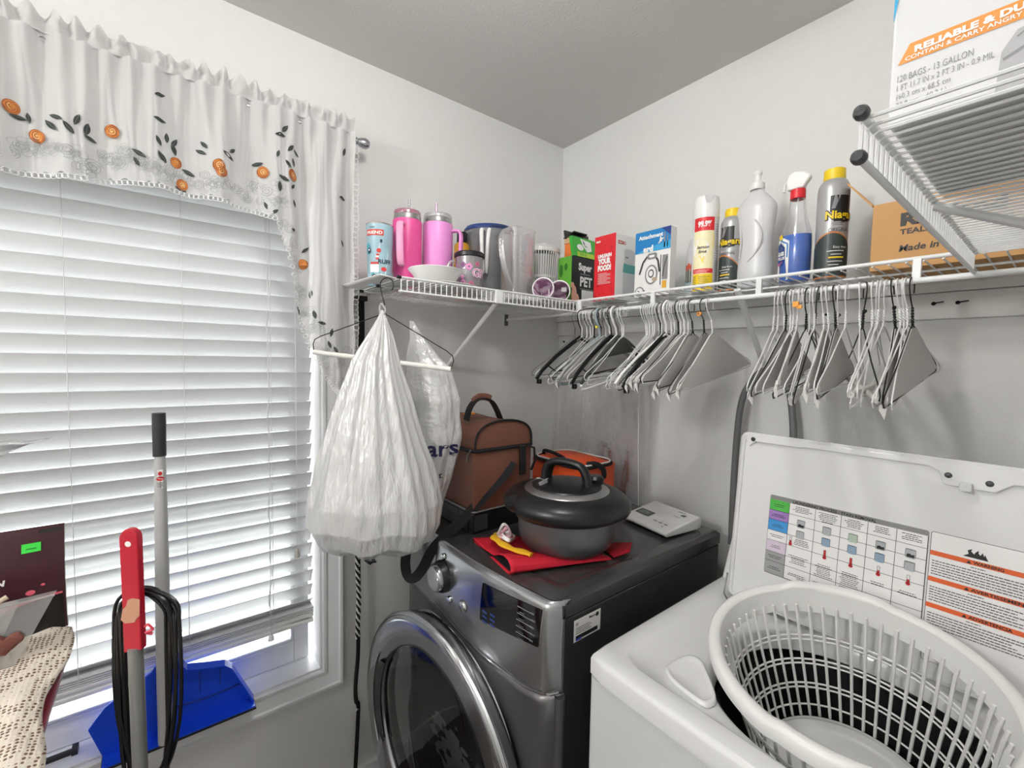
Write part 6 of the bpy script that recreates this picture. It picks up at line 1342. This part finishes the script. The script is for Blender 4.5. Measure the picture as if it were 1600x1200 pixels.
MB().use(mat('twist_tie_red', '#e2495f', .5)).tube(spline([hf2(.022, 1.038, .004), hf2(.030, 1.044, .008), hf2(.036, 1.034, .006), hf2(.026, 1.030, .008), hf2(.034, 1.026, .004)], 4), .0022, 6).obj('twist_tie', t)
# small red-edged table with crocheted cloth
t = thing('side_table', 'small dark red side table under the crocheted cloth beside the window', 'table', (0, 0, 0))
rt = mat('table_red', '#8a2a3c', .35)
MB().use(rt).box(.15, -2.02, .872, .62, -1.578, .884).obj('tabletop', t, smooth=False, bevel=.004)
for x in (.18, .56):
    for y in (-1.99, -1.72): MB().use(rt).box(x-.015, y-.015, 0, x+.015, y+.015, .865).obj('leg', t, smooth=False, bevel=.002)
cr = bpy.data.materials.new('crochet'); cr.use_nodes = True; nt = cr.node_tree; B = nt.nodes['Principled BSDF']; B.inputs['Base Color'].default_value = S('#dccdb9'); B.inputs['Roughness'].default_value = .9
tcn = nt.nodes.new('ShaderNodeTexCoord'); mp = nt.nodes.new('ShaderNodeMapping'); mp.inputs['Scale'].default_value = (1, 1.0, 1.0); vo = nt.nodes.new('ShaderNodeTexVoronoi'); vo.inputs['Scale'].default_value = 150; vo.inputs['Randomness'].default_value = .25
r1 = nt.nodes.new('ShaderNodeValToRGB'); r1.color_ramp.elements[0].position = .30; r1.color_ramp.elements[1].position = .40; r1.color_ramp.elements[0].color = S('#7d5f4c'); r1.color_ramp.elements[1].color = S('#e9dfd0')
nt.links.new(tcn.outputs['Object'], mp.inputs[0]); nt.links.new(mp.outputs[0], vo.inputs['Vector']); nt.links.new(vo.outputs['Distance'], r1.inputs[0]); nt.links.new(r1.outputs[0], B.inputs[0])
bmp = nt.nodes.new('ShaderNodeBump'); bmp.inputs['Strength'].default_value = .8; bmp.inputs['Distance'].default_value = .002; nt.links.new(vo.outputs['Distance'], bmp.inputs['Height']); nt.links.new(bmp.outputs[0], B.inputs['Normal'])
def crochet(u, v):
    y = -2.0+.427*u; zt = .900+.055*v*0+.03*(1-v); x = .20+.40*v
    z = .8885+.060*(1-v)**.8*(1-.25*abs(u-.6))+.006*N3(u*9, v*9, 2)
    if u > .93: z -= (u-.93)/.07*.012
    return (x, y+.010*sin(v*9)*u, z)
tag(MB().use(cr).grid(crochet, 60, 60).obj('crocheted_cloth', solid=.003, angle=180), 'cream crocheted cloth rumpled over the small red table', 'cloth')
# resealable burgundy pouch standing at the back
pt = thing('coffee_pouch', 'dark burgundy foil pouch with a green price sticker standing by the blinds', 'pouch', (0, 0, 0))
bur = mat('pouch_burgundy', '#3f1720', .28, bump=.5, bscale=14); pbk = mat('pouch_black', '#101012', .3)
px_ = lambda u, v, h=0: Vector((.200+h+.012*sin(pi*min(1, max(0, (v)/.215)))*1.0, -1.810+u, .938+v))
b = MB().use(bur); b.grid(lambda u, v: px_(.232*u+.004*(1-v)-.004*u*(1-v), .213*v, .010*sin(pi*u)*(1-v)**.5+.002), 30, 24); b.grid(lambda u, v: px_(.232*(1-u)+.004*(1-v)-.004*(1-u)*(1-v), .213*v, -.012*sin(pi*u)*(1-v)**.5-.006), 30, 24)
for uu in (0, 1): b.grid(lambda u, v, uu=uu: px_(.232*uu+.004*(1-v)-.004*uu*(1-v), .213*v, -.006+.008*u), 1, 24)
b.obj('pouch_body', pt, angle=60)
ph_ = lambda u, v, h=0: px_(u, v, .0145*sin(pi*min(1, max(0, u/.232)))*max(0, 1-v/.213)**.5+.003+h)
b = MB().use(mat('price_green', '#3fe04a', .5)).rect(.174, .170, .200, .187, ph_, .001, 3).use(mat('price_ink', '#1e8a2a', .5)).rect(.180, .176, .194, .178, ph_, .0016)
b.use(whp).text('ON', .128, .118, .010, ph_, .002, bold=.05, shear=.15, w=.024).text('TERRA', .04, .118, .010, ph_, .002, bold=.05, w=.06) if False else b.use(whp).text('ON', .128, .118, .010, ph_, .002, bold=.05, shear=.15, w=.024)
b.use(mat('print_coral', '#e8667a', .4)); arc = [(.10+.128*k/24, .045+.030*sin(pi*.5*(k+4)/28)+.004) for k in range(25)]
b.line(arc, .0045, ph_, .002); b.disc(.185, .093, .0065, .005, ph_, .002).disc(.202, .104, .003, .0025, ph_, .002).disc(.215, .082, .0025, .002, ph_, .002).disc(.152, .070, .002, .0015, ph_, .002)
b.use(pbk)
for (a, c), (e, g) in zip(arc, arc[1:]): b.add([ph_(a, .0, .0012), ph_(e, .0, .0012), ph_(e, g-.002, .0012), ph_(a, c-.002, .0012)], [(0, 1, 2, 3)])
b.use(blk).rect(.196, .0, .229, .209, lambda u, v, h=0: ph_(u, v, h*.5), .0006, 4)
b.obj('front_print', pt, smooth=False)
# clear zip bag with brown snack
t = thing('snack_bag', 'clear zip plastic bag with reddish brown contents lying on the crocheted cloth', 'plastic bag', (0, 0, 0))
cz = film('zip_film', '#e6e3e3', transp=.62, transl=.3, gloss=.12, rough=.08, bump=1.0, bscale=18)
def zb(u, v, s=1): 
    L_ = 1-v; y = -1.78+.20*u-(.06*(v))*u; z = .925+.118*(1-v)+(.006*u) ; return (.285+.02*v+s*(.022*sin(pi*v)**.6*(1-.3*u))*sin(pi*min(1, u+.25)), y, z-.01*v)
MB().use(cz).grid(lambda u, v: zb(u, v, 1), 30, 24).obj('front_film', t, angle=180); MB().use(cz).grid(lambda u, v: zb(u, v, -.6), 30, 24).obj('rear_film', t, angle=180)
MB().use(cz).tube([zb(u/10, .06, 0) for u in range(11)], .0022, 6).obj('zip_seal', t)
MB().use(mat('snack_brown', '#8a5347', .8, bump=1.5, bscale=50, var=.4)).grid(lambda u, v: Vector((.298+.012*cos(2*pi*u)*sin(pi*v), -1.712+.090*cos(pi*v), .968+.026*sin(2*pi*u)*sin(pi*v)*(1+.9*N3(cos(pi*v)*6, sin(2*pi*u)*3, 1))+.012*cos(pi*v))), 30, 30, cu=True).obj('contents', t)
tag(MB().use(mat('wood_stick', '#cdb9a6', .6)).tube([(.335, -1.760, 1.000), (.300, -1.640, 1.062)], .0045, 10).obj('wooden_stick'), 'pale round stick poking up in front of the burgundy pouch', 'stick')
t = MB().use(film('loose_film', '#e9eaec', transp=.45, transl=.4, gloss=.18, rough=.1, bump=1.2, bscale=25))
t.grid(lambda u, v: (.085+.008*sin(9*v)+.004*sin(u*12), -1.83+.222*u-.055*u*v*1.0, 1.310-.040*v*(1-.55*max(0, u-.75)/.25)+.002*sin(20*u)), 30, 10)
tag(t.obj('loose_film', angle=180, solid=.0005), 'crinkled strip of clear film caught on the blind slats', 'plastic film')
tag(MB().use(mat('latch_dark', '#3c3c3e', .35, .7)).box(-.052, -1.660, .4962, -.040, -1.610, .506).box(-.058, -1.612, .4962, -.034, -1.600, .512).obj('window_latch', bevel=.001, smooth=False), 'small dark metal latch piece lying on the window sill', 'latch')
